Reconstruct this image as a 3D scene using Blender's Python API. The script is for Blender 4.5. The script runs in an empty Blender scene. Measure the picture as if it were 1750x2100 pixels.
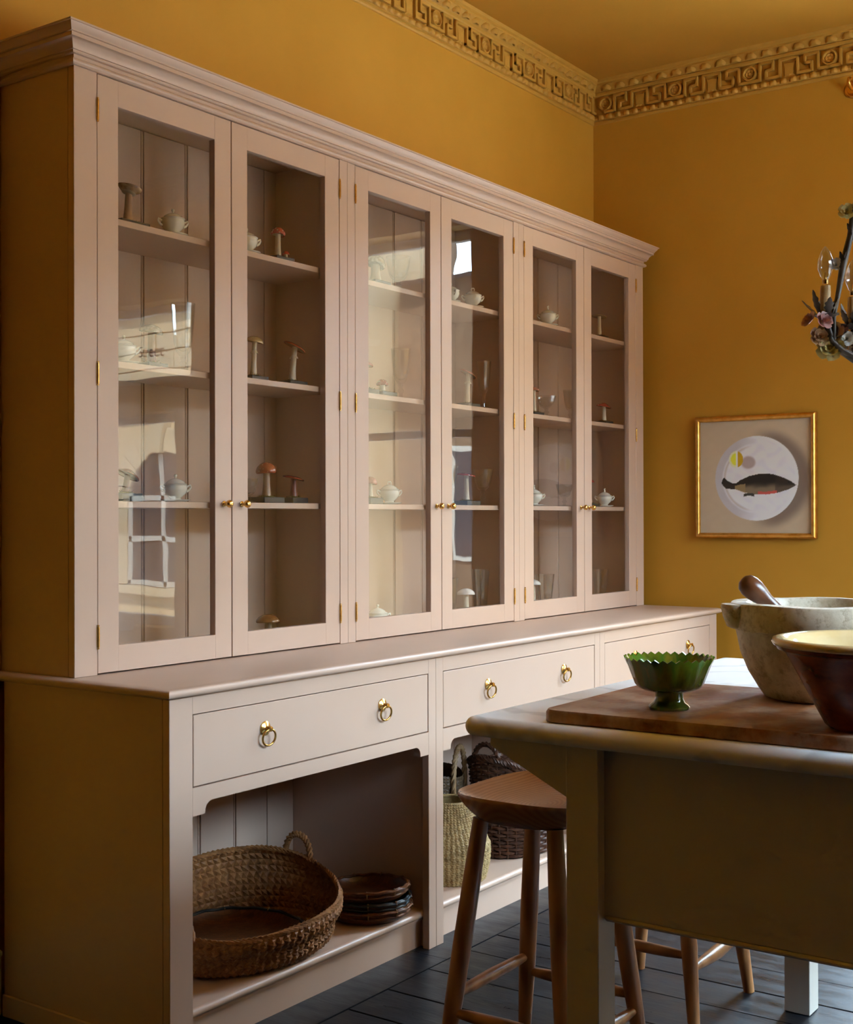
import bpy, math, random
from mathutils import Vector, Matrix
R = math.radians
rnd = random.Random(7)
scn = bpy.context.scene
col = scn.collection
PI = math.pi

# ------------------------------------------------------------------ camera
YAW, PITCH, ROLL = R(35.217), R(0.249), R(-0.138)
EYE = Vector((0, 0, 1.344))
fw = Vector((math.cos(YAW) * math.cos(PITCH), math.sin(YAW) * math.cos(PITCH), math.sin(PITCH)))
rt = Vector((math.sin(YAW), -math.cos(YAW), 0))
up = rt.cross(fw)
r2 = math.cos(ROLL) * rt + math.sin(ROLL) * up
u2 = -math.sin(ROLL) * rt + math.cos(ROLL) * up
cd = bpy.data.cameras.new('camera')
cam = bpy.data.objects.new('camera', cd)
col.objects.link(cam)
cam.matrix_world = Matrix(((r2.x, u2.x, -fw.x, EYE.x), (r2.y, u2.y, -fw.y, EYE.y), (r2.z, u2.z, -fw.z, EYE.z), (0, 0, 0, 1)))
cd.sensor_fit = 'HORIZONTAL'
cd.sensor_width = 36
cd.lens = 2650.3 * 36 / 1750
cd.clip_start = 0.05
scn.camera = cam

# ------------------------------------------------------------------ light
W = bpy.data.worlds.new('sky')
scn.world = W
W.use_nodes = True
bg = W.node_tree.nodes['Background']
bg.inputs[0].default_value = (0.57, 0.775, 1.0, 1)
bg.inputs[1].default_value = 60.0
W.cycles.sampling_method = 'MANUAL'
W.cycles.sample_map_resolution = 256
sd = bpy.data.lights.new('sun', 'SUN')
sd.energy = 55.0
sd.angle = R(1.0)
sd.color = (1.0, 0.94, 0.84)
so = bpy.data.objects.new('sun', sd)
col.objects.link(so)
so.rotation_euler = Vector((0.62, -0.25, -0.74)).to_track_quat('-Z', 'Y').to_euler()


def portal(name, loc, sx, sy, direction):
    l = bpy.data.lights.new(name, 'AREA')
    l.shape = 'RECTANGLE'
    l.size, l.size_y = sx, sy
    l.cycles.is_portal = True
    o = bpy.data.objects.new(name, l)
    col.objects.link(o)
    o.location = loc
    o.rotation_euler = Vector(direction).to_track_quat('-Z', 'Z').to_euler()


# openings: back wall x = 5.65 (y0, y1, z0, z1) and right wall y = -2.4 (x0, x1, z0, z1)
XB, YW, YR, XF, ZC, WT = 5.65, 2.98, -1.60, -5.50, 3.467, 0.24
OB = [(0.72, 1.68, 0.72, 2.885), (-1.50, -0.525, 0.665, 2.005), (-1.50, -0.38, 2.19, 2.70)]
OR_ = [(2.15, 4.95, 0.7, 3.02)]
for i, (a, b, c, d) in enumerate(OB):
    portal('window_portal', (XB + WT - 0.02, (a + b) / 2, (c + d) / 2), b - a, d - c, (-1, 0, 0))
for (a, b, c, d) in OR_:
    portal('window_portal', ((a + b) / 2, YR - WT + 0.02, (c + d) / 2), b - a, d - c, (0, 1, 0))

vs = scn.view_settings
vs.view_transform = 'Standard'
vs.look = 'None'
vs.gamma = 1.0
vs.use_curve_mapping = False
vs.exposure = -0.44
cy = scn.cycles
cy.use_denoising = True
cy.max_bounces = 6
cy.diffuse_bounces = 4
cy.glossy_bounces = 3
cy.transmission_bounces = 4
cy.transparent_max_bounces = 12
cy.use_adaptive_sampling = True
cy.adaptive_threshold = 0.035
cy.sample_clamp_indirect = 6.0
cy.caustics_reflective = False
cy.caustics_refractive = False


# ------------------------------------------------------------------ helpers
class MB:
    def __init__(s):
        s.v, s.f = [], []

    def add(s, vs, fs):
        n = len(s.v)
        s.v += [tuple(p) for p in vs]
        s.f += [tuple(i + n for i in f) for f in fs]
        return s

    def box(s, x0, x1, y0, y1, z0, z1, b=0.0):
        if x1 < x0: x0, x1 = x1, x0
        if y1 < y0: y0, y1 = y1, y0
        if z1 < z0: z0, z1 = z1, z0
        if b <= 0:
            vs = [(x, y, z) for x in (x0, x1) for y in (y0, y1) for z in (z0, z1)]
            return s.add(vs, [(0, 1, 3, 2), (4, 6, 7, 5), (0, 4, 5, 1), (2, 3, 7, 6), (0, 2, 6, 4), (1, 5, 7, 3)])
        b = min(b, (x1 - x0) / 2.01, (y1 - y0) / 2.01, (z1 - z0) / 2.01)
        X, Y, Z = (x0, x1), (y0, y1), (z0, z1)
        vs = []
        idx = {}
        for i in (0, 1):
            for j in (0, 1):
                for k in (0, 1):
                    sx, sy, sz = 1 - 2 * i, 1 - 2 * j, 1 - 2 * k
                    for ax in range(3):
                        p = [X[i] + sx * b, Y[j] + sy * b, Z[k] + sz * b]
                        p[ax] = (X[i], Y[j], Z[k])[ax]
                        idx[(i, j, k, ax)] = len(vs)
                        vs.append(tuple(p))
        fs = []
        for ax in range(3):
            for e in (0, 1):
                c = []
                for (a2, b2) in ((0, 0), (1, 0), (1, 1), (0, 1)):
                    key = [0, 0, 0]
                    o = [q for q in range(3) if q != ax]
                    key[ax] = e
                    key[o[0]], key[o[1]] = a2, b2
                    c.append(idx[(*key, ax)])
                flip = (e == 0) != (ax == 1)
                fs.append(tuple(reversed(c)) if flip else tuple(c))
        for ax in range(3):
            o = [q for q in range(3) if q != ax]
            for a2 in (0, 1):
                for b2 in (0, 1):
                    k0, k1 = [0, 0, 0], [0, 0, 0]
                    k0[o[0]] = k1[o[0]] = a2
                    k0[o[1]] = k1[o[1]] = b2
                    k0[ax], k1[ax] = 0, 1
                    q = [idx[(*k0, o[0])], idx[(*k1, o[0])], idx[(*k1, o[1])], idx[(*k0, o[1])]]
                    fs.append(tuple(q))
        for i in (0, 1):
            for j in (0, 1):
                for k in (0, 1):
                    fs.append(tuple(idx[(i, j, k, a)] for a in range(3)))
        return s.add(vs, fs)

    def lathe(s, prof, seg=24, c=(0, 0, 0), sx=1.0, sy=1.0, rim=None, closed=False):
        vs, fs = [], []
        n = len(prof)
        for q in range(seg):
            a = 2 * PI * q / seg
            for i, (r, z) in enumerate(prof):
                dr, dz = rim(i, a) if rim else (0, 0)
                rr = r + dr if r > 1e-6 else r
                vs.append((c[0] + rr * math.cos(a) * sx, c[1] + rr * math.sin(a) * sy, c[2] + z + dz))
        m = n if closed else n - 1
        for q in range(seg):
            p = (q + 1) % seg
            for i in range(m):
                j = (i + 1) % n
                fs.append((q * n + i, p * n + i, p * n + j, q * n + j))
        return s.add(vs, fs)

    def tube(s, pts, rad, seg=8, closed=False, caps=True, flat=1.0):
        pts = [Vector(p) for p in pts]
        n = len(pts)
        if not hasattr(rad, '__len__'): rad = [rad] * n
        vs, fs = [], []
        prev = None
        for i, p in enumerate(pts):
            if closed:
                t = pts[(i + 1) % n] - pts[i - 1]
            else:
                t = pts[min(i + 1, n - 1)] - pts[max(i - 1, 0)]
            t = t.normalized()
            if prev is None:
                ref = Vector((0, 0, 1)) if abs(t.z) < 0.9 else Vector((1, 0, 0))
                nn = (ref - t * ref.dot(t)).normalized()
            else:
                nn = (prev - t * prev.dot(t)).normalized()
            prev = nn
            bb = t.cross(nn)
            for q in range(seg):
                a = 2 * PI * q / seg
                vs.append(p + (nn * math.cos(a) * flat + bb * math.sin(a)) * rad[i])
        m = n if closed else n - 1
        for i in range(m):
            j = (i + 1) % n
            for q in range(seg):
                w = (q + 1) % seg
                fs.append((i * seg + q, i * seg + w, j * seg + w, j * seg + q))
        if caps and not closed:
            fs.append(tuple(reversed(range(seg))))
            fs.append(tuple((n - 1) * seg + q for q in range(seg)))
        return s.add(vs, fs)

    def poly_y(s, pts, y0, y1):
        # 2-D outline in x/z extruded along y
        n = len(pts)
        vs = [(x, y0, z) for x, z in pts] + [(x, y1, z) for x, z in pts]
        fs = [tuple(range(n)), tuple(reversed(range(n, 2 * n)))]
        fs += [(i, i + n, (i + 1) % n + n, (i + 1) % n) for i in range(n)]
        return s.add(vs, fs)

    def poly_x(s, pts, x0, x1):
        n = len(pts)
        vs = [(x0, y, z) for y, z in pts] + [(x1, y, z) for y, z in pts]
        fs = [tuple(range(n)), tuple(reversed(range(n, 2 * n)))]
        fs += [(i, i + n, (i + 1) % n + n, (i + 1) % n) for i in range(n)]
        return s.add(vs, fs)

    def strips(s, rows, closed_rows=False, closed_cols=False):
        n = len(rows[0])
        vs = [p for r_ in rows for p in r_]
        fs = []
        for i in range(len(rows) if closed_rows else len(rows) - 1):
            a, b = i, (i + 1) % len(rows)
            for j in range(n if closed_cols else n - 1):
                k = (j + 1) % n
                fs.append((a * n + j, b * n + j, b * n + k, a * n + k))
        return s.add(vs, fs)

    def xf(s, M):
        s.v = [tuple(M @ Vector(p)) for p in s.v]
        return s

    def shift(s, d):
        s.v = [(p[0] + d[0], p[1] + d[1], p[2] + d[2]) for p in s.v]
        return s

    def mesh(s, name, m, ang=35, normals=True):
        me = bpy.data.meshes.new(name)
        me.from_pydata(s.v, [], s.f)
        me.validate()
        if normals:
            import bmesh
            bm = bmesh.new()
            bm.from_mesh(me)
            bmesh.ops.remove_doubles(bm, verts=bm.verts, dist=1e-6)
            bmesh.ops.recalc_face_normals(bm, faces=bm.faces)
            bm.to_mesh(me)
            bm.free()
        if ang:
            me.polygons.foreach_set('use_smooth', [True] * len(me.polygons))
            me.set_sharp_from_angle(angle=R(ang))
        me.materials.append(m)
        return me


def link(name, me, parent=None, loc=(0, 0, 0), rot=(0, 0, 0), **props):
    o = bpy.data.objects.new(name, me)
    col.objects.link(o)
    if parent: o.parent = parent
    o.location = loc
    o.rotation_euler = rot
    for k, v in props.items(): o[k] = v
    return o


def part(name, mb, m, parent=None, ang=35, world=None, **props):
    # world: the root's location, when the shape was written in room coordinates
    if world is not None: mb.shift((-world[0], -world[1], -world[2]))
    return link(name, mb.mesh(name, m, ang), parent, **props)


def thing(name, label, cat, loc=(0, 0, 0), rz=0.0, group=None):
    o = link(name, None, None, loc, (0, 0, rz), label=label, category=cat)
    o.empty_display_size = 0.05
    if group: o['group'] = group
    return o


def struct(name, mb, m, ang=35, parent=None):
    o = part(name, mb, m, parent, ang)
    if not parent: o['kind'] = 'structure'
    return o


# ------------------------------------------------------------------ materials
def mat(name, color=(0.8, 0.8, 0.8), rough=0.5, metal=0.0, spec=0.5, coat=0.0):
    m = bpy.data.materials.new(name)
    m.use_nodes = True
    b = m.node_tree.nodes['Principled BSDF']
    b.inputs['Base Color'].default_value = (*color, 1)
    b.inputs['Roughness'].default_value = rough
    b.inputs['Metallic'].default_value = metal
    b.inputs['Specular IOR Level'].default_value = spec
    b.inputs['Coat Weight'].default_value = coat
    return m


def nd(m, t, **kw):
    n = m.node_tree.nodes.new(t)
    for k, v in kw.items():
        if k in n.inputs.keys() if hasattr(n.inputs, 'keys') else False:
            n.inputs[k].default_value = v
        else:
            setattr(n, k, v)
    return n


def coords(m, scale=(1, 1, 1), rot=(0, 0, 0), kind='Object'):
    tc = nd(m, 'ShaderNodeTexCoord')
    mp = nd(m, 'ShaderNodeMapping')
    mp.inputs['Scale'].default_value = scale
    mp.inputs['Rotation'].default_value = rot
    m.node_tree.links.new(tc.outputs[kind], mp.inputs['Vector'])
    return mp.outputs[0]


def noise(m, vec, scale, detail=4, rough=0.55, dist=0.0):
    n = nd(m, 'ShaderNodeTexNoise')
    n.inputs['Scale'].default_value = scale
    n.inputs['Detail'].default_value = detail
    n.inputs['Roughness'].default_value = rough
    n.inputs['Distortion'].default_value = dist
    if vec is not None: m.node_tree.links.new(vec, n.inputs['Vector'])
    return n


def ramp(m, fac, stops):
    r_ = nd(m, 'ShaderNodeValToRGB')
    e = r_.color_ramp.elements
    while len(e) < len(stops): e.new(0.5)
    for i, (p, c) in enumerate(stops):
        e[i].position = p
        e[i].color = (*c, 1) if len(c) == 3 else c
    m.node_tree.links.new(fac, r_.inputs[0])
    return r_.outputs[0]


def setin(m, inp, out):
    m.node_tree.links.new(out, m.node_tree.nodes['Principled BSDF'].inputs[inp])


def bump(m, out, strength=0.2, dist=0.002):
    b = nd(m, 'ShaderNodeBump')
    b.inputs['Strength'].default_value = strength
    b.inputs['Distance'].default_value = dist
    m.node_tree.links.new(out, b.inputs['Height'])
    setin(m, 'Normal', b.outputs[0])


def mottled(name, c0, c1, scale=6, rough=0.5, spec=0.5, bs=0.0, bscale=200, stretch=(1, 1, 1), metal=0, lo=0.35, hi=0.65, detail=4, coat=0.0, bd=0.002):
    m = mat(name, c0, rough, metal, spec, coat)
    v = coords(m, stretch)
    n = noise(m, v, scale, detail)
    setin(m, 'Base Color', ramp(m, n.outputs['Fac'], [(lo, c0), (hi, c1)]))
    if bs:
        n2 = noise(m, v, bscale, 3)
        bump(m, n2.outputs['Fac'], bs, bd)
    return m


M = {}
M['wall'] = mottled('ochre_wall', (0.50, 0.230, 0.017), (0.54, 0.252, 0.022), 3, 0.62, 0.35, 0.05, 90)
M['ceil'] = mottled('ochre_ceiling', (0.51, 0.236, 0.022), (0.54, 0.253, 0.026), 3, 0.7, 0.3)
M['plaster'] = mottled('ochre_plaster', (0.49, 0.238, 0.028), (0.53, 0.260, 0.034), 20, 0.6, 0.35, 0.12, 160)
M['paint'] = mottled('pink_taupe_paint', (0.585, 0.408, 0.305), (0.60, 0.422, 0.318), 5, 0.38, 0.5, 0.03, 320)
M['isl'] = mottled('putty_paint', (0.60, 0.57, 0.50), (0.62, 0.59, 0.52), 5, 0.4, 0.5)
M['white'] = mat('white_gloss_paint', (0.75, 0.74, 0.70), 0.35)
M['skirt'] = mat('cream_skirting_paint', (0.60, 0.50, 0.22), 0.4)
M['brass'] = mottled('aged_brass', (0.80, 0.50, 0.16), (0.62, 0.36, 0.10), 40, 0.24, 0.5, metal=1.0)
M['gilt'] = mottled('gilded_wood', (0.86, 0.50, 0.13), (0.68, 0.36, 0.07), 30, 0.33, 0.5, metal=1.0, bs=0.1, bscale=150)
M['blackbase'] = mottled('black_painted_wood', (0.012, 0.018, 0.022), (0.02, 0.028, 0.032), 20, 0.35)
M['china'] = mottled('cream_glazed_china', (0.80, 0.77, 0.66), (0.84, 0.82, 0.73), 8, 0.12, 0.6, coat=0.4)
M['dark'] = mat('dark_gap', (0.01, 0.008, 0.006), 0.8)


def glassy(name, tint, ior, wavy=0.0, rough=0.0):
    m = bpy.data.materials.new(name)
    m.use_nodes = True
    nt = m.node_tree
    nt.nodes.clear()
    out = nt.nodes.new('ShaderNodeOutputMaterial')
    mix = nt.nodes.new('ShaderNodeMixShader')
    tr = nt.nodes.new('ShaderNodeBsdfTransparent')
    gl = nt.nodes.new('ShaderNodeBsdfGlossy')
    fr = nt.nodes.new('ShaderNodeFresnel')
    # panes are real slabs but do not bend light: use the outside index on both faces
    ge = nt.nodes.new('ShaderNodeNewGeometry')
    mi = nt.nodes.new('ShaderNodeMix')
    mi.data_type = 'FLOAT'
    mi.inputs[2].default_value = ior
    mi.inputs[3].default_value = 1 / ior
    nt.links.new(ge.outputs['Backfacing'], mi.inputs[0])
    nt.links.new(mi.outputs[0], fr.inputs['IOR'])
    tr.inputs[0].default_value = (*tint, 1)
    gl.inputs['Roughness'].default_value = rough
    nt.links.new(fr.outputs[0], mix.inputs[0])
    nt.links.new(tr.outputs[0], mix.inputs[1])
    nt.links.new(gl.outputs[0], mix.inputs[2])
    nt.links.new(mix.outputs[0], out.inputs[0])
    if wavy:
        tc = nt.nodes.new('ShaderNodeTexCoord')
        no = nt.nodes.new('ShaderNodeTexNoise')
        no.inputs['Scale'].default_value = 5.0
        no.inputs['Detail'].default_value = 1.0
        bp = nt.nodes.new('ShaderNodeBump')
        bp.inputs['Strength'].default_value = wavy
        bp.inputs['Distance'].default_value = 0.002
        nt.links.new(tc.outputs['Object'], no.inputs['Vector'])
        nt.links.new(no.outputs['Fac'], bp.inputs['Height'])
        nt.links.new(bp.outputs[0], gl.inputs['Normal'])
    return m


M['pane'] = glassy('cabinet_glass', (0.985, 0.985, 0.98), 1.41, 0.2)
M['winpane'] = glassy('window_glass', (0.96, 0.975, 0.97), 1.45, 0.0)
M['crystal'] = glassy('drinking_glass', (0.955, 0.96, 0.955), 1.62, 0.0)


def wood(name, c0, c1, c2, ring=22.0, stretch=(1, 1, 0.12), rough=0.42, dist=3.0, bs=0.06, axis_rot=(0, 0, 0)):
    m = mat(name, c1, rough)
    v = coords(m, stretch, axis_rot)
    w = nd(m, 'ShaderNodeTexWave')
    w.wave_type = 'RINGS'
    w.rings_direction = 'Z'
    w.inputs['Scale'].default_value = ring
    w.inputs['Distortion'].default_value = dist
    w.inputs['Detail'].default_value = 3
    w.inputs['Detail Scale'].default_value = 1.2
    m.node_tree.links.new(v, w.inputs['Vector'])
    n = noise(m, v, 60, 3)
    mx = nd(m, 'ShaderNodeMix', data_type='FLOAT')
    mx.inputs[0].default_value = 0.35
    m.node_tree.links.new(w.outputs['Fac'], mx.inputs[2])
    m.node_tree.links.new(n.outputs['Fac'], mx.inputs[3])
    setin(m, 'Base Color', ramp(m, mx.outputs[0], [(0.15, c0), (0.5, c1), (0.85, c2)]))
    if bs: bump(m, mx.outputs[0], bs, 0.001)
    return m


M['ash'] = wood('ash_wood', (0.27, 0.108, 0.034), (0.40, 0.175, 0.058), (0.48, 0.225, 0.085), 9.0, (1, 1, 0.10), 0.36)
M['ashseat'] = wood('ash_seat_wood', (0.30, 0.125, 0.044), (0.35, 0.15, 0.054), (0.385, 0.17, 0.064), 34.0, (0.62, 1.0, 0.5), 0.27, 0.5, 0.0)
M['pestle'] = mottled('dark_turned_wood', (0.075, 0.022, 0.008), (0.17, 0.055, 0.02), 25, 0.28, 0.5, stretch=(1, 1, 0.3), bs=0.05, bscale=120)

# ------------------------------------------------------------------ room
wl = MB().box(XF - 0.2, XB + WT, YW, YW + 0.2, -0.02, ZC + 0.1)
struct('wall_left', wl, M['wall'])


def wall_with_openings(kind, ops, a0, a1, z1, face, thick):
    mb = MB()
    ys = sorted({a0, a1} | {o[0] for o in ops} | {o[1] for o in ops})
    for i in range(len(ys) - 1):
        m_ = (ys[i] + ys[i + 1]) / 2
        cuts = sorted([(o[2], o[3]) for o in ops if o[0] < m_ < o[1]])
        z = -0.02
        for (c, d) in cuts + [(z1, None)]:
            if c > z:
                if kind == 'x': mb.box(face, face + thick, ys[i], ys[i + 1], z, c)
                else: mb.box(ys[i], ys[i + 1], face - thick, face, z, c)
            z = d
    return mb


struct('wall_back', wall_with_openings('x', OB, YR - WT, YW, ZC + 0.1, XB, WT), M['wall'], 0)
struct('wall_right', wall_with_openings('y', OR_, XF - 0.2, XB + WT, ZC + 0.1, YR, WT), M['wall'], 0)
struct('wall_front', MB().box(XF - 0.2, XF, YR - WT, YW + 0.2, -0.02, ZC + 0.1), mottled('dark_bounce_absorber', (0.07, 0.045, 0.02), (0.09, 0.06, 0.03), 3, 0.6), 0)  # unseen end wall, made dark to cut bounce onto the cabinet sides
struct('ceiling', MB().box(XF - 0.2, XB + WT, YR - WT, YW + 0.2, ZC, ZC + 0.2), M['ceil'], 0)

# floor of separate painted boards
fm = mat('black_painted_boards', (0.013, 0.014, 0.018), 0.3, spec=0.45)
v = coords(fm, (1, 0.25, 1), kind='Object')
n1 = noise(fm, v, 14, 6, 0.65)
setin(fm, 'Base Color', ramp(fm, n1.outputs['Fac'], [(0.35, (0.004, 0.0045, 0.007)), (0.62, (0.008, 0.009, 0.013)), (0.85, (0.022, 0.022, 0.026))]))
n2 = noise(fm, v, 22, 5, 0.6)
setin(fm, 'Roughness', ramp(fm, n2.outputs['Fac'], [(0.3, (0.26,) * 3), (0.7, (0.50,) * 3)]))
v3 = coords(fm, (14, 2.2, 14))
n3 = noise(fm, v3, 8, 5, 0.6)
bump(fm, n3.outputs['Fac'], 0.35, 0.002)
M['floor'] = fm
floor = struct('floor', MB().box(XF, XB, YR, YW, -0.06, -0.022), M['dark'], 0)
xs, x = [], XF
edges = [2.17, 2.36, 2.56, 2.77, 2.95, 3.15, 3.36, 3.535, 3.72, 3.90, 4.10, 4.29, 4.50, 4.70, 4.88, 5.08, 5.28, 5.47, XB]
e = 2.17
pre = []
while e > XF:
    e -= rnd.choice((0.19, 0.20, 0.21))
    pre.append(max(e, XF))
edges = sorted(set(pre)) + edges
for i in range(len(edges) - 1):
    w = edges[i + 1] - edges[i]
    cut = rnd.uniform(-1.2, 1.0)
    for (y0, y1) in ((YR, cut), (cut, 2.222)):
        mb = MB().box(0.0022, w - 0.0022, 0.001, y1 - y0 - 0.001, -0.02, 0.0, 0.0015)
        link('floor_board', mb.mesh('floor_board', M['floor'], 0), floor, (edges[i], y0, rnd.uniform(-0.0012, 0.0)), (0, R(rnd.uniform(-0.12, 0.12)), 0))
x = XF
while x < XB - 0.01:
    x1 = min(x + rnd.uniform(1.8, 2.6), XB)
    link('floor_board', MB().box(0.001, x1 - x - 0.001, 0.0025, YW - 2.225, -0.02, 0.0).mesh('floor_board', M['floor'], 0), floor, (x, 2.222, 0.0))
    x = x1

mb = MB().box(XF, 2.195, YW - 0.022, YW, 0.0, 0.16, 0.004)
mb.box(XF, 2.195, YW - 0.03, YW, 0.16, 0.18, 0.006)
struct('baseboard_left', mb, M['skirt'])
mb = MB().box(XB - 0.022, XB, YR, 2.3, 0.0, 0.16, 0.004)
mb.box(XB - 0.03, XB, YR, 2.3, 0.16, 0.18, 0.006)
struct('baseboard_back', mb, M['skirt'])

# plaster cornice: profile (projection, z)
CP = [(0, 3.262), (0.006, 3.264), (0.010, 3.270), (0.010, 3.276), (0.006, 3.279), (0.014, 3.283), (0.018, 3.290), (0.018, 3.300), (0.012, 3.305),
      (0.012, 3.392), (0.022, 3.394), (0.026, 3.400), (0.026, 3.410), (0.021, 3.414), (0.026, 3.424), (0.036, 3.438), (0.042, 3.442),
      (0.042, 3.450), (0.050, 3.455), (0.054, 3.467), (0, 3.467)]


def cornice_rows(axis):
    rows = []
    for p, z in CP:
        if axis == 'L': rows.append([(XF, YW - p, z), (XB - p, YW - p, z)])
        else: rows.append([(XB - p, YW - p, z), (XB - p, YR, z)])
    return MB().strips(rows)


tl = struct('trim_1', cornice_rows('L'), M['plaster'], 25)
tb = struct('trim_2', cornice_rows('B'), M['plaster'], 25)

PER = 0.3645
zb0, zt0, zm = 3.314, 3.386, 3.351


def fret_mesh():
    # local: x along wall, y out of the wall (0..-0.009), z up; period centred on the plain square
    mb = MB()
    path = [(0.0, 0), (.135, 0), (.135, 2), (.30, 2), (.30, 1), (.215, 1), (.215, 0), (.39, 0), (.39, 2), (.61, 2), (.61, 0), (.785, 0), (.785, 1), (.70, 1), (.70, 2), (.865, 2), (.865, 0), (1.0, 0)]
    zz = {0: zb0, 1: zm, 2: zt0}
    hw = 0.0062
    for (a, b) in zip(path[:-1], path[1:]):
        x0, x1 = sorted((a[0] * PER, b[0] * PER))
        z0, z1 = sorted((zz[a[1]], zz[b[1]]))
        mb.box(x0 - hw, x1 + hw, -0.015, 0.0, z0 - hw, z1 + hw, 0.002)
    return mb.mesh('greek_key', M['plaster'], 30, normals=False)


def rosette_mesh():
    prof = [(0.0, 0.006), (0.006, 0.007), (0.009, 0.004), (0.013, 0.004), (0.018, 0.008), (0.022, 0.004), (0.024, 0.005), (0.027, 0.016), (0.032, 0.016), (0.036, 0.0)]
    return MB().lathe(prof, 20, rim=lambda i, a: (0, 0.0022 * math.cos(6 * a) if 2 < i < 6 else 0)).xf(Matrix.Rotation(R(90), 4, 'X')).mesh('rosette', M['plaster'], 40)


def mask_mesh():
    # the small draped shape inside every square of the key
    mb = MB()
    w0, w1 = 0.030, 0.024
    pts = [(-w0, .030), (-.018, .026), (0, .029), (.018, .026), (w0, .030), (w1, 0), (.024, -.034), (.010, -.030), (0, -.033), (-.010, -.030), (-.024, -.034), (-w1, 0)]
    n = len(pts)
    vs = [(x, 0, z) for x, z in pts] + [(x * 0.8, -0.008, z * 0.85) for x, z in pts] + [(0, -0.010, 0)]
    fs = [(i, (i + 1) % n, (i + 1) % n + n, i + n) for i in range(n)] + [(i + n, (i + 1) % n + n, 2 * n) for i in range(n)]
    return mb.add(vs, fs).mesh('relief_drape', M['plaster'], 20)


def leaf_mesh(wd, ht, dp):
    mb = MB()
    rows = []
    for i in range(5):
        t = i / 4
        zz = (t - 0.5) * ht
        w = wd * (0.45 + 0.55 * math.sin(PI * (0.25 + 0.6 * t)))
        row = []
        for j in range(7):
            u = -1 + j / 3
            row.append((u * w / 2, -dp * math.cos(u * PI / 2) * (0.55 + 0.45 * math.sin(PI * t)) * (1.0 if abs(u) > 0.2 else 0.72), zz))
        rows.append(row)
    return mb.strips(rows).mesh('plaster_leaf', M['plaster'], 60)


FM, RM, KM, LM1, LM2 = fret_mesh(), rosette_mesh(), mask_mesh(), leaf_mesh(0.056, 0.034, 0.022), leaf_mesh(0.034, 0.022, 0.014)
BZ = R(-90)
for k in range(11):
    x = 5.361 - PER * k
    if k: link('greek_key', FM, tl, (x, YW - 0.012, 0))
    link('rosette', RM, tl, (x, YW - 0.012, 3.352))
    link('relief_drape', KM, tl, (x - PER / 2, YW - 0.012, 3.343))
link('greek_key', FM, tl, (5.361, YW - 0.012, 0), (0, 0, 0)).scale = (0.74, 1, 1)
for k in range(15):
    y = 2.903 - PER * k
    if y < YR + 0.05: break
    if y > YR + 0.4:
        link('greek_key', FM, tb, (XB - 0.012, y, 0), (0, 0, BZ))
        link('relief_drape', KM, tb, (XB - 0.012, y - PER / 2, 3.343), (0, 0, BZ))
    link('rosette', RM, tb, (XB - 0.012, y, 3.352), (0, 0, BZ))
for k in range(54):
    link('plaster_leaf', LM1, tl, (5.57 - 0.073 * k, YW - 0.026, 3.430), (R(-14), 0, 0))
for k in range(61):
    link('plaster_leaf', LM1, tb, (XB - 0.026, 2.895 - 0.073 * k, 3.430), (R(-14), 0, BZ))
for k in range(86):
    link('plaster_leaf', LM2, tl, (5.60 - 0.0455 * k, YW - 0.017, 3.291))
for k in range(98):
    link('plaster_leaf', LM2, tb, (XB - 0.017, 2.93 - 0.0455 * k, 3.291), (0, 0, BZ))


# windows
def window(name, axis, o, mull, rails):
    a, b, c, d = o
    w = link(name, None, None, (0, 0, 0), kind='structure')
    t0, t1 = (XB + WT - 0.10, XB + WT - 0.05) if axis == 'x' else (YR - WT + 0.05, YR - WT + 0.10)

    def bx(m_, a0, a1, z0, z1, e=0.0):
        if axis == 'x': m_.box(t0 - e, t1 + e, a0, a1, z0, z1, 0.004)
        else: m_.box(a0, a1, t0 - e, t1 + e, z0, z1, 0.004)
    f = MB()
    bx(f, a, a + 0.05, c, d); bx(f, b - 0.05, b, c, d); bx(f, a, b, c, c + 0.06); bx(f, a, b, d - 0.05, d)
    part('window_frame', f, M['white'], w)
    for q in mull:
        m_ = MB(); bx(m_, q - 0.018, q + 0.018, c + 0.05, d - 0.04, -0.006); part('glazing_bar', m_, M['white'], w)
    for q in rails:
        m_ = MB(); bx(m_, a + 0.04, b - 0.04, q - 0.022, q + 0.022, -0.006); part('glazing_bar', m_, M['white'], w)
    p = MB()
    tm = (t0 + t1) / 2
    if axis == 'x': p.box(tm - 0.003, tm + 0.003, a + 0.04, b - 0.04, c + 0.05, d - 0.04)
    else: p.box(a + 0.04, b - 0.04, tm - 0.003, tm + 0.003, c + 0.05, d - 0.04)
    part('pane', p, M['winpane'], w, 0)
    return w


window('window_1', 'x', OB[0], [], [1.80])
window('window_2', 'x', OB[1], [], [])
w3 = window('window_3', 'x', OB[2], [], [])
window('window_4', 'y', OR_[0], [3.08, 4.02], [])
tc_ = bpy.data.curves.new('lettering', 'FONT')
tc_.body = 'Street'
tc_.size = 0.105
tc_.align_x = 'RIGHT'
tc_.extrude = 0.0005
to = bpy.data.objects.new('tmp_text', tc_)
col.objects.link(to)
dg = bpy.context.evaluated_depsgraph_get()
tme = bpy.data.meshes.new_from_object(to.evaluated_get(dg))
bpy.data.objects.remove(to)
tme.materials.clear()
tme.materials.append(mat('grey_lettering', (0.06, 0.05, 0.045), 0.5))
link('lettering', tme, w3, (XB + WT - 0.068, -0.79, 2.395), (R(90), 0, R(90)))

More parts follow.
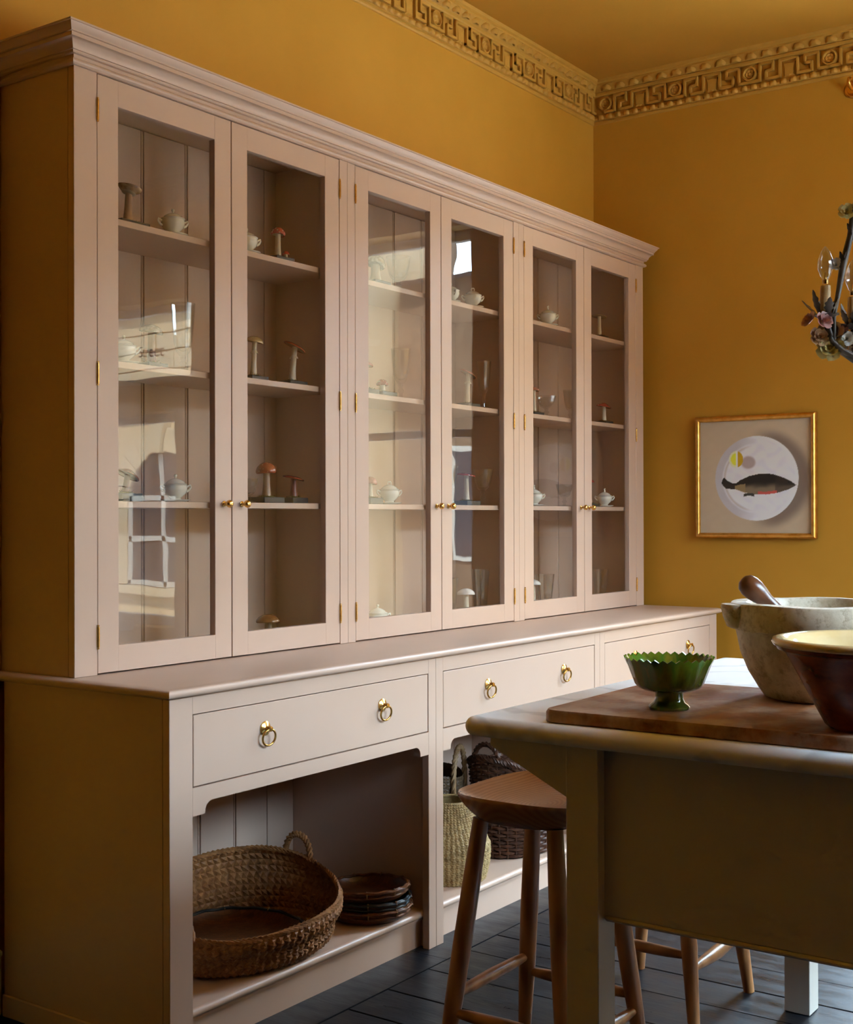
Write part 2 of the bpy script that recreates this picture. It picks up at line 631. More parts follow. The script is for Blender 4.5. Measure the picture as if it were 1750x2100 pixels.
# across the street: a cream stone front with an arched window, lower houses and the road
stone = mottled('cream_stone', (0.52, 0.39, 0.23), (0.60, 0.47, 0.30), 1.5, 0.8, 0.2, 0.2, 12, bd=0.02)
stone2 = mottled('pale_stone', (0.56, 0.44, 0.28), (0.64, 0.52, 0.36), 2.5, 0.8, 0.2)
glz = mat('dark_window_glass', (0.03, 0.03, 0.035), 0.08)
struct('street', MB().box(-16, 30, -26, 12, -0.35, -0.25), mottled('grey_paving', (0.36, 0.35, 0.34), (0.42, 0.41, 0.40), 2, 0.8), 0)
FX, AC, AZ = 14.0, -9.50, 1.62
b1 = thing('building', 'cream stone house front with arched window, seen only as a reflection in cabinet glass', 'building', (FX, AC, -0.25))
BL = (FX, AC, -0.25)
w_ = MB().box(FX + 0.05, FX + 3, -24, -6.6, -0.25, 9.0)
part('wall', w_, stone, b1, 0, BL)
k = 0
z = -0.25
while z < 8.6:
    y = -13.0 + (0.3 if k % 2 else 0)
    while y < -6.7:
        y1 = min(y + 0.62, -6.62)
        inside = abs((y + y1) / 2 - AC) < 1.22 and (z + 0.14) < AZ + 1.1
        if not inside and z < 4.5:
            m_ = MB().box(FX, FX + 0.06, y + 0.006, y1 - 0.006, z + 0.006, z + 0.27, 0.01)
            part('stone_block', m_, rnd.choice((stone, stone2)), b1, 0, BL)
        y = y1
    k += 1
    z += 0.28
for i in range(13):
    a0, a1 = PI * i / 13 + 0.01, PI * (i + 1) / 13 - 0.01
    ri, ro = (0.78, 1.12) if i != 6 else (0.74, 1.2)
    pr = [(AC + ri * math.cos(a0), AZ + ri * math.sin(a0)), (AC + ro * math.cos(a0), AZ + ro * math.sin(a0)), (AC + ro * math.cos(a1), AZ + ro * math.sin(a1)), (AC + ri * math.cos(a1), AZ + ri * math.sin(a1))]
    part('keystone' if i == 6 else 'arch_stone', MB().poly_x(pr, FX - (0.10 if i == 6 else 0.04), FX + 0.06), stone2, b1, 0, BL)
for s_ in (-1, 1):
    part('jamb', MB().box(FX - 0.02, FX + 0.06, AC + s_ * 0.80, AC + s_ * 1.12, 0.30, AZ, 0.01), stone2, b1, 0, BL)
part('sill', MB().box(FX - 0.12, FX + 0.06, AC - 1.2, AC + 1.2, 0.14, 0.28, 0.02), stone2, b1, 0, BL)
pts = [(AC - 0.78, 0.28), (AC + 0.78, 0.28)] + [(AC + 0.78 * math.cos(PI * i / 16), AZ + 0.78 * math.sin(PI * i / 16)) for i in range(17)]
part('window_glass', MB().poly_x(pts, FX + 0.02, FX + 0.05), glz, b1, 0, BL)
fr = MB()
for q in (-0.74, 0, 0.74): fr.box(FX - 0.01, FX + 0.03, AC + q - 0.035, AC + q + 0.035, 0.30, AZ + (0.72 if q == 0 else 0.1))
for q in (0.33, 1.0, AZ): fr.box(FX - 0.01, FX + 0.03, AC - 0.76, AC + 0.76, q - 0.04, q + 0.04)
part('window_frame', fr, M['white'], b1, 0, BL)
for q in (3.05, 4.5): part('string_course', MB().box(FX - 0.14, FX + 0.06, -24, -6.6, q, q + 0.14, 0.03), stone2, b1, 0, BL)
b2 = thing('building', 'low brown brick terrace house beyond the street, seen only as a faint reflection', 'building', (FX + 2, -2, -0.25))
brick = mottled('brown_brick', (0.085, 0.052, 0.030), (0.115, 0.072, 0.042), 8, 0.85, 0.2)
part('wall', MB().box(FX + 2, FX + 6, -6.4, 9, -0.25, 4.9), brick, b2, 0, (FX + 2, -2, -0.25))
part('roof', MB().poly_y([(FX + 1.7, 4.9), (FX + 6.3, 4.9), (FX + 4, 5.4)], -6.4, 9), mat('slate_roof', (0.09, 0.09, 0.10), 0.7), b2, 0, (FX + 2, -2, -0.25))
part('chimney', MB().box(FX + 3.2, FX + 3.8, -7.2, -6.6, 4.9, 6.4), brick, b2, 0, (FX + 2, -2, -0.25))
for q in (-5.0, -3.2, -1.4, 0.4, 2.2, 4.0):
    wf = part('window_frame', MB().box(FX + 1.95, FX + 2.02, q - 0.45, q + 0.45, 0.7, 2.4), M['white'], b2, 0, (FX + 2, -2, -0.25))
    part('window_glass', MB().box(FX + 1.93, FX + 1.96, q - 0.38, q + 0.38, 0.78, 2.32), glz, wf, 0, (FX + 2, -2, -0.25))

# ------------------------------------------------------------------ dresser: base units
P = M['paint']
YB, YH = 2.317, 2.675


def knob_mesh():
    prof = [(0.0, 0.0), (0.0085, 0.0), (0.0085, 0.003), (0.0045, 0.005), (0.0038, 0.010), (0.0065, 0.014), (0.0105, 0.018), (0.0118, 0.023), (0.0105, 0.028), (0.0065, 0.0315), (0.0, 0.0325)]
    return MB().lathe(prof, 18).xf(Matrix.Rotation(R(90), 4, 'X')).mesh('knob', M['brass'], 40)


def plate_mesh():
    prof = [(0, 0.0), (0.0195, 0.0), (0.0192, 0.0025), (0.0165, 0.0045), (0.009, 0.0062), (0.0065, 0.0085), (0.0065, 0.016), (0.0078, 0.019), (0.0065, 0.0225), (0, 0.0235)]
    return MB().lathe(prof, 20).xf(Matrix.Rotation(R(90), 4, 'X')).mesh('backplate', M['brass'], 40)


def ring_mesh():
    pts = [(0.0215 * math.sin(2 * PI * i / 28), 0, -0.0205 + 0.0215 * math.cos(2 * PI * i / 28)) for i in range(28)]
    return MB().tube(pts, 0.0031, 8, closed=True).mesh('ring', M['brass'], 60)


def hinge_mesh():
    mb = MB().tube([(0, 0, -0.027), (0, 0, 0.027)], 0.0042, 10)
    for q in (-0.03, 0.03): mb.tube([(0, 0, q - 0.002), (0, 0, q + 0.002)], 0.0034, 8)
    for q in (-0.009, 0.009): mb.tube([(0, 0, q - 0.0006), (0, 0, q + 0.0006)], 0.0046, 10)
    return mb.mesh('hinge', M['brass'], 40)


KN, PL, RG, HG = knob_mesh(), plate_mesh(), ring_mesh(), hinge_mesh()


def board_mesh(name, w, h, bead=0.009):
    # tongue-and-groove board with a bead on its left edge, front towards -y
    mb = MB().box(bead + 0.003, w - 0.0015, 0, 0.012, 0, h, 0.0015)
    mb.box(0.0015, bead, 0.001, 0.012, 0, h, 0.0025)
    return mb.mesh(name, P, 0)


bx_ = [2.200, 3.331, 4.4325, 5.572]
stl = [(2.278, 3.291), (3.371, 4.392), (4.473, 5.494)]
BLAB = ['pink taupe base cabinet at the near end, holding the big round-handled basket',
        'pink taupe base cabinet in the middle of the row, behind the near wooden stool',
        'pink taupe base cabinet at the far end of the row, next to the picture wall']
for k in range(3):
    x0, x1 = bx_[k] + (0.0004 if k else 0), bx_[k + 1] - (0.0004 if k < 2 else 0)
    a, b = stl[k]
    L = (x0, YB, 0)
    t = thing('base_cabinet', BLAB[k], 'cabinet', L, group='base cabinets of the dresser')
    f = MB()
    f.box(x0, a, YB, YB + 0.024, 0, 0.9035, 0.0012)
    f.box(b, x1, YB, YB + 0.024, 0, 0.9035, 0.0012)
    f.box(a, b, YB + 0.0004, YB + 0.024, 0.859, 0.9035)
    pts = [(a, 0.676), (a, 0.606), (a + 0.043, 0.606)]
    pts += [(a + 0.068 - 0.025 * math.cos(PI / 2 * i / 6), 0.612 + 0.025 * math.sin(PI / 2 * i / 6)) for i in range(7)]
    pts += [(b - 0.068 + 0.025 * math.sin(PI / 2 * i / 6), 0.612 + 0.025 * math.cos(PI / 2 * i / 6)) for i in range(7)]
    pts += [(b - 0.043, 0.606), (b, 0.606), (b, 0.676)]
    f.poly_y(pts, YB + 0.0004, YB + 0.024)
    part('face_frame', f, P, t, 25, L)
    il, ir = (2.226 if k == 0 else x0 + 0.019), (5.546 if k == 2 else x1 - 0.021)
    s_ = MB().box(x0 + 0.0006, il, YB + 0.0255, 2.955, 0, 0.9035)
    part('side_panel', s_, P, t, 0, L)
    s_ = MB().box(ir, x1 - 0.0006, YB + 0.0255, 2.955, 0, 0.9035)
    part('side_panel', s_, P, t, 0, L)
    if k == 0:
        part('end_skirting', MB().box(x0 - 0.008, x0 + 0.0002, YB + 0.012, 2.955, 0, 0.06, 0.003), P, t, 0, L)
    part('bottom_shelf', MB().box(il, ir, 2.352, 2.888, 0.092, 0.115), P, t, 0, L)
    ns = [(2.352 - 0.0115 * math.sin(PI * i / 8), 0.1035 - 0.0115 * math.cos(PI * i / 8)) for i in range(9)]
    nz = MB().strips([[(il, y, z) for y, z in ns], [(ir, y, z) for y, z in ns]])
    nz.box(il, ir, 2.352, 2.36, 0.084, 0.0915)
    part('shelf_nosing', nz, P, t, 60, L)
    part('plinth', MB().box(il, ir, 2.360, 2.378, 0.0, 0.0915), P, t, 0, L)
    part('drawer_divider', MB().box(il, ir, YB + 0.026, 2.885, 0.648, 0.664), P, t, 0, L)
    # back boards
    pitch = 0.158
    bm_ = board_mesh('back_board', pitch, 0.53)
    xx = ir - pitch * 0.83
    while xx > il - pitch + 0.03:
        c0 = max(xx, il)
        if xx >= il and xx + pitch <= ir:
            link('back_board', bm_, t, (xx - x0, 2.889 - YB, 0.1155))
        else:
            w = min(xx + pitch, ir) - c0
            link('back_board', MB().box(0.0015, w - 0.0015, 0, 0.012, 0, 0.53, 0.0015).mesh('back_board', P, 0), t, (c0 - x0, 2.889 - YB, 0.1155))
        xx -= pitch
    c0, w = ir - pitch * 0.83 + pitch, None
    if ir - c0 > 0.004:
        pass
    rem = ir - (ir - pitch * 0.83 + pitch)
    # drawer with two ring pulls
    d = MB().box(a + 0.003, b - 0.003, YB + 0.0008, YB + 0.022, 0.679, 0.856, 0.0015)
    d.box(a + 0.02, b - 0.02, YB + 0.022, 2.75, 0.685, 0.84)
    dr = part('drawer', d, P, t, 0, L)
    for q in (0.26, 0.765):
        xk = a + (b - a) * q - x0
        link('backplate', PL, dr, (xk, 0.0, 0.789))
        link('ring', RG, dr, (xk, -0.0185, 0.7865), (R(9), R(4), R(-8)))

# worktop with rounded nosing on three sides
WP = [(-0.004, 0.904), (0.004, 0.9042), (0.012, 0.9065), (0.0175, 0.911), (0.0195, 0.917), (0.0175, 0.923), (0.012, 0.9275), (0.004, 0.9298), (-0.004, 0.930)]
rows = []
for p, z in WP:
    rows.append([(2.2 - p, 2.979, z), (2.2 - p, YB - p, z), (5.572 + p, YB - p, z), (5.572 + p, 2.979, z)])
w_ = MB().strips(rows)
w_.box(2.204, 5.568, YB + 0.004, 2.979, 0.904, 0.930)
wt = link('worktop', w_.mesh('worktop', P, 40), None, label='long pink taupe worktop with rounded edge between base cabinets and glazed doors', category='worktop')

# ------------------------------------------------------------------ dresser: glazed upper units
hx = [2.208, 3.3395, 4.4335, 5.564]
dx = [(2.284, 2.792, 3.299), (3.380, 3.887, 4.394), (4.473, 4.981, 5.488)]
HLAB = ['tall glazed upper cabinet at the near end with a reflected arched window',
        'tall glazed upper cabinet in the middle, between the two others',
        'tall glazed upper cabinet at the far end, nearest the framed fish painting']
SH = [2.158, 1.771, 1.391, 0.952]
for k in range(3):
    x0, x1 = hx[k] + (0.0004 if k else 0), hx[k + 1] - (0.0004 if k < 2 else 0)
    a, mdl, b = dx[k]
    L = (x0, YH, 0.9305)
    t = thing('glazed_cabinet', HLAB[k], 'cabinet', L, group='glazed upper cabinets of the dresser')
    f = MB()
    f.box(x0, a, YH, YH + 0.024, 0.9305, 2.60, 0.001)
    f.box(b, x1, YH, YH + 0.024, 0.9305, 2.60, 0.001)
    f.box(a, b, YH + 0.0004, YH + 0.024, 2.522, 2.60)
    part('face_frame', f, P, t, 0, L)
    il, ir = (2.232 if k == 0 else x0 + 0.020), (5.540 if k == 2 else x1 - 0.020)
    il2, ir2 = (x0 + 0.0006), (x1 - 0.0006)
    if k > 0: il = a - 0.012
    if k < 2: ir = b + 0.012
    part('side_panel', MB().box(il2, il, YH + 0.0255, 2.978, 0.9305, 2.60), P, t, 0, L)
    part('side_panel', MB().box(ir, ir2, YH + 0.0255, 2.978, 0.9305, 2.60), P, t, 0, L)
    part('top_panel', MB().box(il, ir, YH + 0.0245, 2.976, 2.522, 2.540), P, t, 0, L)
    part('bottom_panel', MB().box(il, ir, YH + 0.0245, 2.960, 0.932, 0.952), P, t, 0, L)
    for z in SH[:3]:
        part('shelf', MB().box(il + 0.002, ir - 0.002, 2.706, 2.960, z - 0.018, z, 0.001), P, t, 0, L)
    pitch = 0.183
    bm_ = board_mesh('back_board', pitch, 1.566)
    xx = 2.70 + 1.0935 * k
    while xx > il: xx -= pitch
    while xx < ir - 0.004:
        c0, c1 = max(xx, il), min(xx + pitch, ir)
        if c1 - c0 > pitch - 0.001:
            link('back_board', bm_, t, (c0 - x0, 2.962 - YH, 0.954 - 0.9305))
        elif c1 - c0 > 0.006:
            link('back_board', MB().box(0.0015, c1 - c0 - 0.0015, 0, 0.012, 0, 1.566, 0.0015).mesh('back_board', P, 0), t, (c0 - x0, 2.962 - YH, 0.954 - 0.9305))
        xx += pitch
    for j, (d0, d1) in enumerate(((a, mdl), (mdl, b))):
        d0, d1 = d0 + 0.0018, d1 - 0.0018
        z0, z1 = 0.9345, 2.5195
        gl, gr, gb, gt = d0 + (0.072 if j == 0 else 0.067), d1 - (0.068 if j == 0 else 0.072), 1.004, 2.4495
        m_ = MB()
        yf, yk = YH + 0.0006, YH + 0.0235
        m_.box(d0, gl, yf, yk, z0, z1, 0.0012)
        m_.box(gr, d1, yf, yk, z0, z1, 0.0012)
        m_.box(gl - 0.001, gr + 0.001, yf + 0.0002, yk, z0, gb, 0.0006)
        m_.box(gl - 0.001, gr + 0.001, yf + 0.0002, yk, gt, z1, 0.0006)
        dr = part('door', m_, P, t, 0, L)
        part('glass_pane', MB().box(gl - 0.0005, gr + 0.0005, YH + 0.0125, YH + 0.0160, gb - 0.0005, gt + 0.0005), M['pane'], dr, 0, L)
        xk = (gr + d1) / 2 + 0.002 if j == 0 else (gl + d0) / 2 + 0.006
        link('knob', KN, dr, (xk - x0, 0.0, 1.386 - 0.9305))
        xh = (d0 - 0.001 if j == 0 else d1 + 0.001)
        for z in (2.424, 1.727, 1.031):
            link('hinge', HG, dr, (xh - x0, -0.0016, z - 0.9305))

# crown moulding of the dresser
KP = [(0, 2.5205), (.006, 2.521), (.011, 2.5245), (.013, 2.529), (.011, 2.534), (.006, 2.5375), (.003, 2.538), (.003, 2.548), (.012, 2.549), (.0145, 2.552), (.0145, 2.555),
      (.018, 2.556), (.019, 2.560), (.022, 2.568), (.028, 2.575), (.034, 2.579), (.038, 2.580), (.038, 2.590), (.042, 2.591), (.042, 2.594), (.044, 2.597), (.049, 2.602), (.052, 2.608), (.053, 2.611), (.057, 2.611), (.057, 2.616)]
rows = [[(2.2075 - p, 2.978, z), (2.2075 - p, YH - 0.0005 - p, z), (5.5645 + p, YH - 0.0005 - p, z), (5.5645 + p, 2.978, z)] for p, z in KP]
c_ = MB().strips(rows)
pp = 0.057
c_.add([(2.2075 - pp, 2.978, 2.616), (2.2075 - pp, YH - pp, 2.616), (5.5645 + pp, YH - pp, 2.616), (5.5645 + pp, 2.978, 2.616)], [(0, 1, 2, 3)])
link('crown_moulding', c_.mesh('crown_moulding', P, 28), None, label='stepped pink taupe crown moulding running along the top of the glazed cabinets', category='moulding')

# ------------------------------------------------------------------ island
I = M['isl']
IX0, IX1, IY1, IY0 = 2.225, 3.508, 1.238, 0.10
L = (IX0, IY0, 0)
isl = thing('kitchen_island', 'putty painted table island with square legs under the marble top', 'island', L)
lw = 0.070
for (x, y) in ((IX0, IY1 - lw), (IX1 - lw, IY1 - lw), (IX0, IY0), (IX1 - lw, IY0)):
    part('leg', MB().box(x, x + lw, y, y + lw, 0, 0.8995, 0.0015), I, isl, 0, L)
AB = 0.56
for (x, nm) in ((IX0 + 0.026, 'n'), (IX1 - 0.046, 'f')):
    part('apron', MB().box(x, x + 0.02, IY0 + lw, IY1 - lw, AB + 0.012, 0.8995), I, isl, 0, L)
    part('bead_moulding', MB().box(x - 0.003, x + 0.023, IY0 + lw, IY1 - lw, AB, AB + 0.0105, 0.004), I, isl, 0, L)
part('apron', MB().box(IX0 + lw, IX1 - lw, IY1 - 0.045, IY1 - 0.025, 0.70, 0.8995), I, isl, 0, L)
part('apron', MB().box(IX0 + lw, IX1 - lw, IY0 + 0.026, IY0 + 0.046, AB, 0.8995), I, isl, 0, L)
for x in (IX0 + 0.02, IX1 - 0.05):
    part('bracket', MB().poly_x([(IY1, 0.8995), (IY1, 0.787), (1.425, 0.876), (1.425, 0.8995)], x, x + 0.03), I, isl, 0, L)

mm = mat('white_marble', (0.74, 0.735, 0.70), 0.45, spec=0.22)
v = coords(mm, (1, 1, 1))
n0 = noise(mm, v, 2.2, 5, 0.6, 1.2)
w_ = nd(mm, 'ShaderNodeTexWave')
w_.inputs['Scale'].default_value = 1.6
w_.inputs['Distortion'].default_value = 14
w_.inputs['Detail'].default_value = 4
w_.inputs['Detail Scale'].default_value = 1.4
mm.node_tree.links.new(v, w_.inputs['Vector'])
mx = nd(mm, 'ShaderNodeMix', data_type='RGBA')
mx.blend_type = 'MULTIPLY'
mx.inputs[0].default_value = 1.0
mm.node_tree.links.new(ramp(mm, w_.outputs['Fac'], [(0.0, (0.80, 0.80, 0.80)), (0.10, (1, 1, 1))]), mx.inputs[6])
mm.node_tree.links.new(ramp(mm, n0.outputs['Fac'], [(0.3, (0.85, 0.85, 0.83)), (0.6, (0.91, 0.905, 0.885))]), mx.inputs[7])
setin(mm, 'Base Color', mx.outputs[2])
M['marble'] = mm
ZT0, ZT1, rr = 0.900, 0.940, 0.02
tx0, tx1, ty0, ty1 = 2.186, 3.55, 0.055, 1.460


def round_rect(x0, x1, y0, y1, r, n=6):
    pts = []
    for (cx, cy, a) in ((x1 - r, y1 - r, 0), (x0 + r, y1 - r, 90), (x0 + r, y0 + r, 180), (x1 - r, y0 + r, 270)):
        for i in range(n + 1):
            q = R(a + 90 * i / n)
            pts.append((cx + r * math.cos(q), cy + r * math.sin(q)))
    return pts


rows = []
for i in range(13):
    q = -PI / 2 + PI * i / 12
    ins = rr - rr * math.cos(q)
    rows.append([(x, y, (ZT0 + ZT1) / 2 + rr * math.sin(q)) for x, y in round_rect(tx0 + ins, tx1 - ins, ty0 + ins, ty1 - ins, max(0.026 - ins, 0.006))])
tp = MB().strips(rows, closed_cols=True)
n = len(rows[0])
tp.add(rows[0], [tuple(range(n))]).add(rows[-1], [tuple(range(n))])
link('marble_top', tp.mesh('marble_top', M['marble'], 60), None, label='white marble island top with thick rounded edge', category='worktop')

# chopping board
bw = mat('scrubbed_old_pine', (0.3, 0.13, 0.05), 0.5)
v = coords(bw, (1.2, 9, 9), (0, 0, R(90)))
n1 = noise(bw, v, 3.0, 6, 0.65, 0.4)
v2 = coords(bw, (5, 5, 5))
n2 = noise(bw, v2, 2.2, 5, 0.6)
mx = nd(bw, 'ShaderNodeMix', data_type='RGBA')
bw.node_tree.links.new(ramp(bw, n2.outputs['Fac'], [(0.44, (0, 0, 0)), (0.62, (0.8, 0.8, 0.8))]), mx.inputs[0])
bw.node_tree.links.new(ramp(bw, n1.outputs['Fac'], [(0.30, (0.12, 0.036, 0.011)), (0.5, (0.27, 0.095, 0.030)), (0.7, (0.40, 0.165, 0.06))]), mx.inputs[6])
mx.inputs[7].default_value = (0.50, 0.36, 0.25, 1)
setin(bw, 'Base Color', mx.outputs[2])
setin(bw, 'Roughness', ramp(bw, n1.outputs['Fac'], [(0.3, (0.28,) * 3), (0.7, (0.5,) * 3)]))
bump(bw, n1.outputs['Fac'], 0.35, 0.002)
ob = MB()
rows = []
for (ins, z) in ((0.003, 0.0), (0.0, 0.003), (0.0, 0.020), (0.003, 0.0255)):
    rows.append([(x, y, z) for x, y in round_rect(ins, 0.55 - ins, ins, 0.86 - ins, 0.03)])
ob.strips(rows, closed_cols=True)
n = len(rows[0])
ob.add(rows[0], [tuple(range(n))]).add(rows[-1], [tuple(range(n))])
ob.shift((0, -0.86, 0))
link('chopping_board', ob.mesh('chopping_board', bw, 40), None, (2.212, 1.287, 0.9402), (0, 0, R(1.0)), label='large worn wooden chopping board lying on the marble top', category='board')

# green footed bowl
gm = mat('green_drip_glaze', (0.10, 0.16, 0.01), 0.08, spec=0.7, coat=0.6)
v = coords(gm, (14, 14, 3))
n1 = noise(gm, v, 1.6, 4, 0.6)
setin(gm, 'Base Color', ramp(gm, n1.outputs['Fac'], [(0.30, (0.03, 0.05, 0.004)), (0.46, (0.10, 0.15, 0.008)), (0.60, (0.05, 0.17, 0.015)), (0.72, (0.26, 0.24, 0.02))]))
n2 = noise(gm, coords(gm, (1, 1, 1)), 160, 3)
bump(gm, n2.outputs['Fac'], 0.12, 0.001)
t = thing('footed_bowl', 'green glazed footed bowl with pinched zigzag rim on the chopping board', 'bowl', (2.363, 1.082, 0.9660), 0.3)
prof = [(0.0, 0.0345), (0.030, 0.0345), (0.050, 0.037), (0.062, 0.043), (0.067, 0.050), (0.074, 0.068), (0.081, 0.086), (0.0875, 0.097), (0.0885, 0.100), (0.085, 0.100), (0.077, 0.088), (0.070, 0.068), (0.062, 0.050), (0.04, 0.044), (0.0, 0.043)]


def zig(i, a):
    if 7 <= i <= 9:
        s_ = abs(((a * 34 / (2 * PI)) % 1) - 0.5) * 2
        return (0.002 * s_ - 0.0012, 0.0055 * s_ - 0.002)
    if 3 < i < 7: return (0.0006 * math.cos(a * 17), 0)
    return (0, 0)


part('bowl', MB().lathe(prof, 136, rim=zig), gm, t, 40)
part('foot', MB().lathe([(0.0, 0.0), (0.0395, 0.0), (0.0405, 0.004), (0.038, 0.008), (0.031, 0.013), (0.0275, 0.020), (0.0275, 0.031), (0.031, 0.0355), (0.0, 0.036)], 40), gm, t, 40)

# stone mortar with four lugs
sm = mat('weathered_marble', (0.6, 0.53, 0.4), 0.55)
v = coords(sm, (1, 1, 1))
n1 = noise(sm, v, 9, 6, 0.65)
n2 = noise(sm, v, 45, 5, 0.7)
mx = nd(sm, 'ShaderNodeMix', data_type='RGBA')
mx.blend_type = 'MULTIPLY'
mx.inputs[0].default_value = 0.75
sm.node_tree.links.new(ramp(sm, n1.outputs['Fac'], [(0.34, (0.42, 0.33, 0.20)), (0.52, (0.68, 0.61, 0.47)), (0.7, (0.78, 0.74, 0.64))]), mx.inputs[6])
sm.node_tree.links.new(ramp(sm, n2.outputs['Fac'], [(0.36, (0.55, 0.48, 0.36)), (0.5, (1, 1, 1))]), mx.inputs[7])
setin(sm, 'Base Color', mx.outputs[2])
bump(sm, n2.outputs['Fac'], 0.25, 0.003)
t = thing('mortar', 'large weathered marble mortar with lugs on the chopping board', 'mortar', (2.685, 0.885, 0.9660))
prof = [(0.0, 0.0), (0.108, 0.0), (0.117, 0.004), (0.128, 0.018), (0.150, 0.055), (0.165, 0.095), (0.173, 0.138), (0.1745, 0.142), (0.184, 0.144), (0.186, 0.150), (0.1865, 0.194), (0.184, 0.198), (0.152, 0.199), (0.148, 0.195), (0.138, 0.14), (0.110, 0.085), (0.06, 0.055), (0.0, 0.05)]
part('bowl', MB().lathe(prof, 56, rim=lambda i, a: (0.0012 * math.sin(7 * a + i), 0.0012 * math.sin(5 * a) if 9 < i < 14 else 0)), sm, t, 45)
for q in (128, 238, 308, 56):
    lug = MB()
    rows = []
    for (w0, d0, z) in ((0.020, 0.012, 0.146), (0.030, 0.020, 0.150), (0.036, 0.028, 0.170), (0.040, 0.033, 0.192), (0.039, 0.031, 0.1965)):
        row = []
        for i in range(11):
            a = -PI / 2 + PI * i / 10
            row.append((0.178 + d0 * math.cos(a) ** 0.7 if abs(math.cos(a)) > 1e-6 else 0.178, w0 * math.sin(a), z))
        rows.append(row)
    lug.strips(rows)
    lug.add(rows[-1], [tuple(range(11))]).add(rows[0], [tuple(range(11))])
    lug.xf(Matrix.Rotation(R(q), 4, 'Z'))
    part('lug', lug, sm, t, 50)

# pestle leaning in the mortar
prof = [(0, 0.0), (0.024, 0.004), (0.030, 0.02), (0.026, 0.05), (0.0165, 0.09), (0.0145, 0.13), (0.0145, 0.20), (0.0165, 0.235), (0.0215, 0.255), (0.0245, 0.272), (0.0245, 0.286), (0.0205, 0.300), (0.011, 0.308), (0, 0.310)]
pe = link('pestle', MB().lathe(prof, 28).mesh('pestle', M['pestle'], 60), None, label='dark turned wooden pestle leaning in the marble mortar', category='pestle')
tip, end = Vector((2.703, 0.846, 1.030)), Vector((2.584, 1.020, 1.215))
pe.location = tip
pe.scale = (0.95, 0.95, 0.9)
pe.rotation_euler = (end - tip).to_track_quat('Z', 'Y').to_euler()

# slipware bowl
tm = mat('terracotta_slip', (0.20, 0.05, 0.02), 0.25)
v = coords(tm, (1, 1, 2))
n1 = noise(tm, v, 11, 5, 0.6)
setin(tm, 'Base Color', ramp(tm, n1.outputs['Fac'], [(0.32, (0.07, 0.014, 0.006)), (0.5, (0.20, 0.042, 0.014)), (0.72, (0.30, 0.075, 0.028))]))
n2 = noise(tm, v, 120, 3)
bump(tm, n2.outputs['Fac'], 0.15, 0.002)
cm = mottled('cream_slip_glaze', (0.74, 0.56, 0.28), (0.82, 0.66, 0.38), 12, 0.1, 0.6, coat=0.5)
SBW = 1.05
t = thing('mixing_bowl', 'terracotta mixing bowl with cream glazed inside at the photo edge', 'bowl', (2.355, 0.675, 0.9660))
part('body', MB().lathe([(0, 0.0), (0.080, 0.0), (0.087, 0.006), (0.098, 0.026), (0.128, 0.082), (0.152, 0.126), (0.158, 0.131), (0.166, 0.133), (0.168, 0.139), (0.150, 0.1385), (0.140, 0.118), (0.0, 0.02)], 72).xf(Matrix.Scale(SBW, 4)), tm, t, 40)
part('cream_glaze', MB().lathe([(0.168, 0.1392), (0.1735, 0.1405), (0.1755, 0.146), (0.173, 0.151), (0.165, 0.153), (0.157, 0.150), (0.150, 0.141), (0.122, 0.086), (0.092, 0.034), (0.07, 0.016), (0.0, 0.012)], 72).xf(Matrix.Scale(SBW, 4)), cm, t, 60)

# ------------------------------------------------------------------ stools
def stool(loc, rz, label):
    t = thing('bar_stool', label, 'stool', loc, rz, 'wooden stools at the island')
    a, b, ex = 0.203, 0.180, 2.7
    NT = 48

    def bd(th, s_):
        c, s2 = math.cos(th), math.sin(th)
        q = (abs(c / a) ** ex + abs(s2 / b) ** ex) ** (-1 / ex)
        return q * c * s_, q * s2 * s_
    rows = []
    top = [(0.02, 0.6565), (0.2, 0.657), (0.4, 0.6595), (0.6, 0.665), (0.78, 0.6735), (0.9, 0.682), (0.965, 0.688), (0.99, 0.6885), (1.0, 0.685), (0.995, 0.678), (0.95, 0.664), (0.86, 0.645), (0.76, 0.632), (0.62, 0.625), (0.3, 0.622), (0.02, 0.622)]
    for s_, z in top:
        row = []
        for i in range(NT):
            th = 2 * PI * i / NT
            x, y = bd(th, s_)
            lift = 0.010 * (x / a) ** 2 * (s_ if s_ > 0 else 0) - 0.006 * (1 if math.sin(th) < 0 else 0) * math.sin(th) ** 2 * s_
            row.append((x, y, z + (lift if z > 0.64 else 0)))
        rows.append(row)
    sb = MB().strips(rows, closed_cols=True)
    sb.add(rows[0], [tuple(range(NT))]).add(rows[-1], [tuple(range(NT))])
    part('seat', sb.shift((0, 0, 0.010)), M['ashseat'], t, 50)

    def leg_at(sx, sy, z):
        q = 1 - z / 0.63
        return Vector((sx * (0.122 + 0.068 * q), sy * (0.100 + 0.070 * q), z))
    for sx in (-1, 1):
        for sy in (-1, 1):
            zs = [0.0, 0.1, 0.22, 0.36, 0.5, 0.642]
            part('leg', MB().tube([leg_at(sx, sy, z) for z in zs], [0.0150, 0.0180, 0.0215, 0.0225, 0.0215, 0.0190], 16), M['ash'], t, 60)
    for (p, q, z, f) in (((-1, 1), (1, 1), 0.235, 1.0), ((-1, -1), (1, -1), 0.160, 1.25), ((-1, -1), (-1, 1), 0.195, 1.0), ((1, -1), (1, 1), 0.195, 1.0)):
        A_, B_ = leg_at(*p, z), leg_at(*q, z)
        part('stretcher', MB().tube([A_.lerp(B_, u) for u in (0.0, 0.2, 0.5, 0.8, 1.0)], [0.0095, 0.0135, 0.0155 * f, 0.0135, 0.0095], 12), M['ash'], t, 60)
    return t


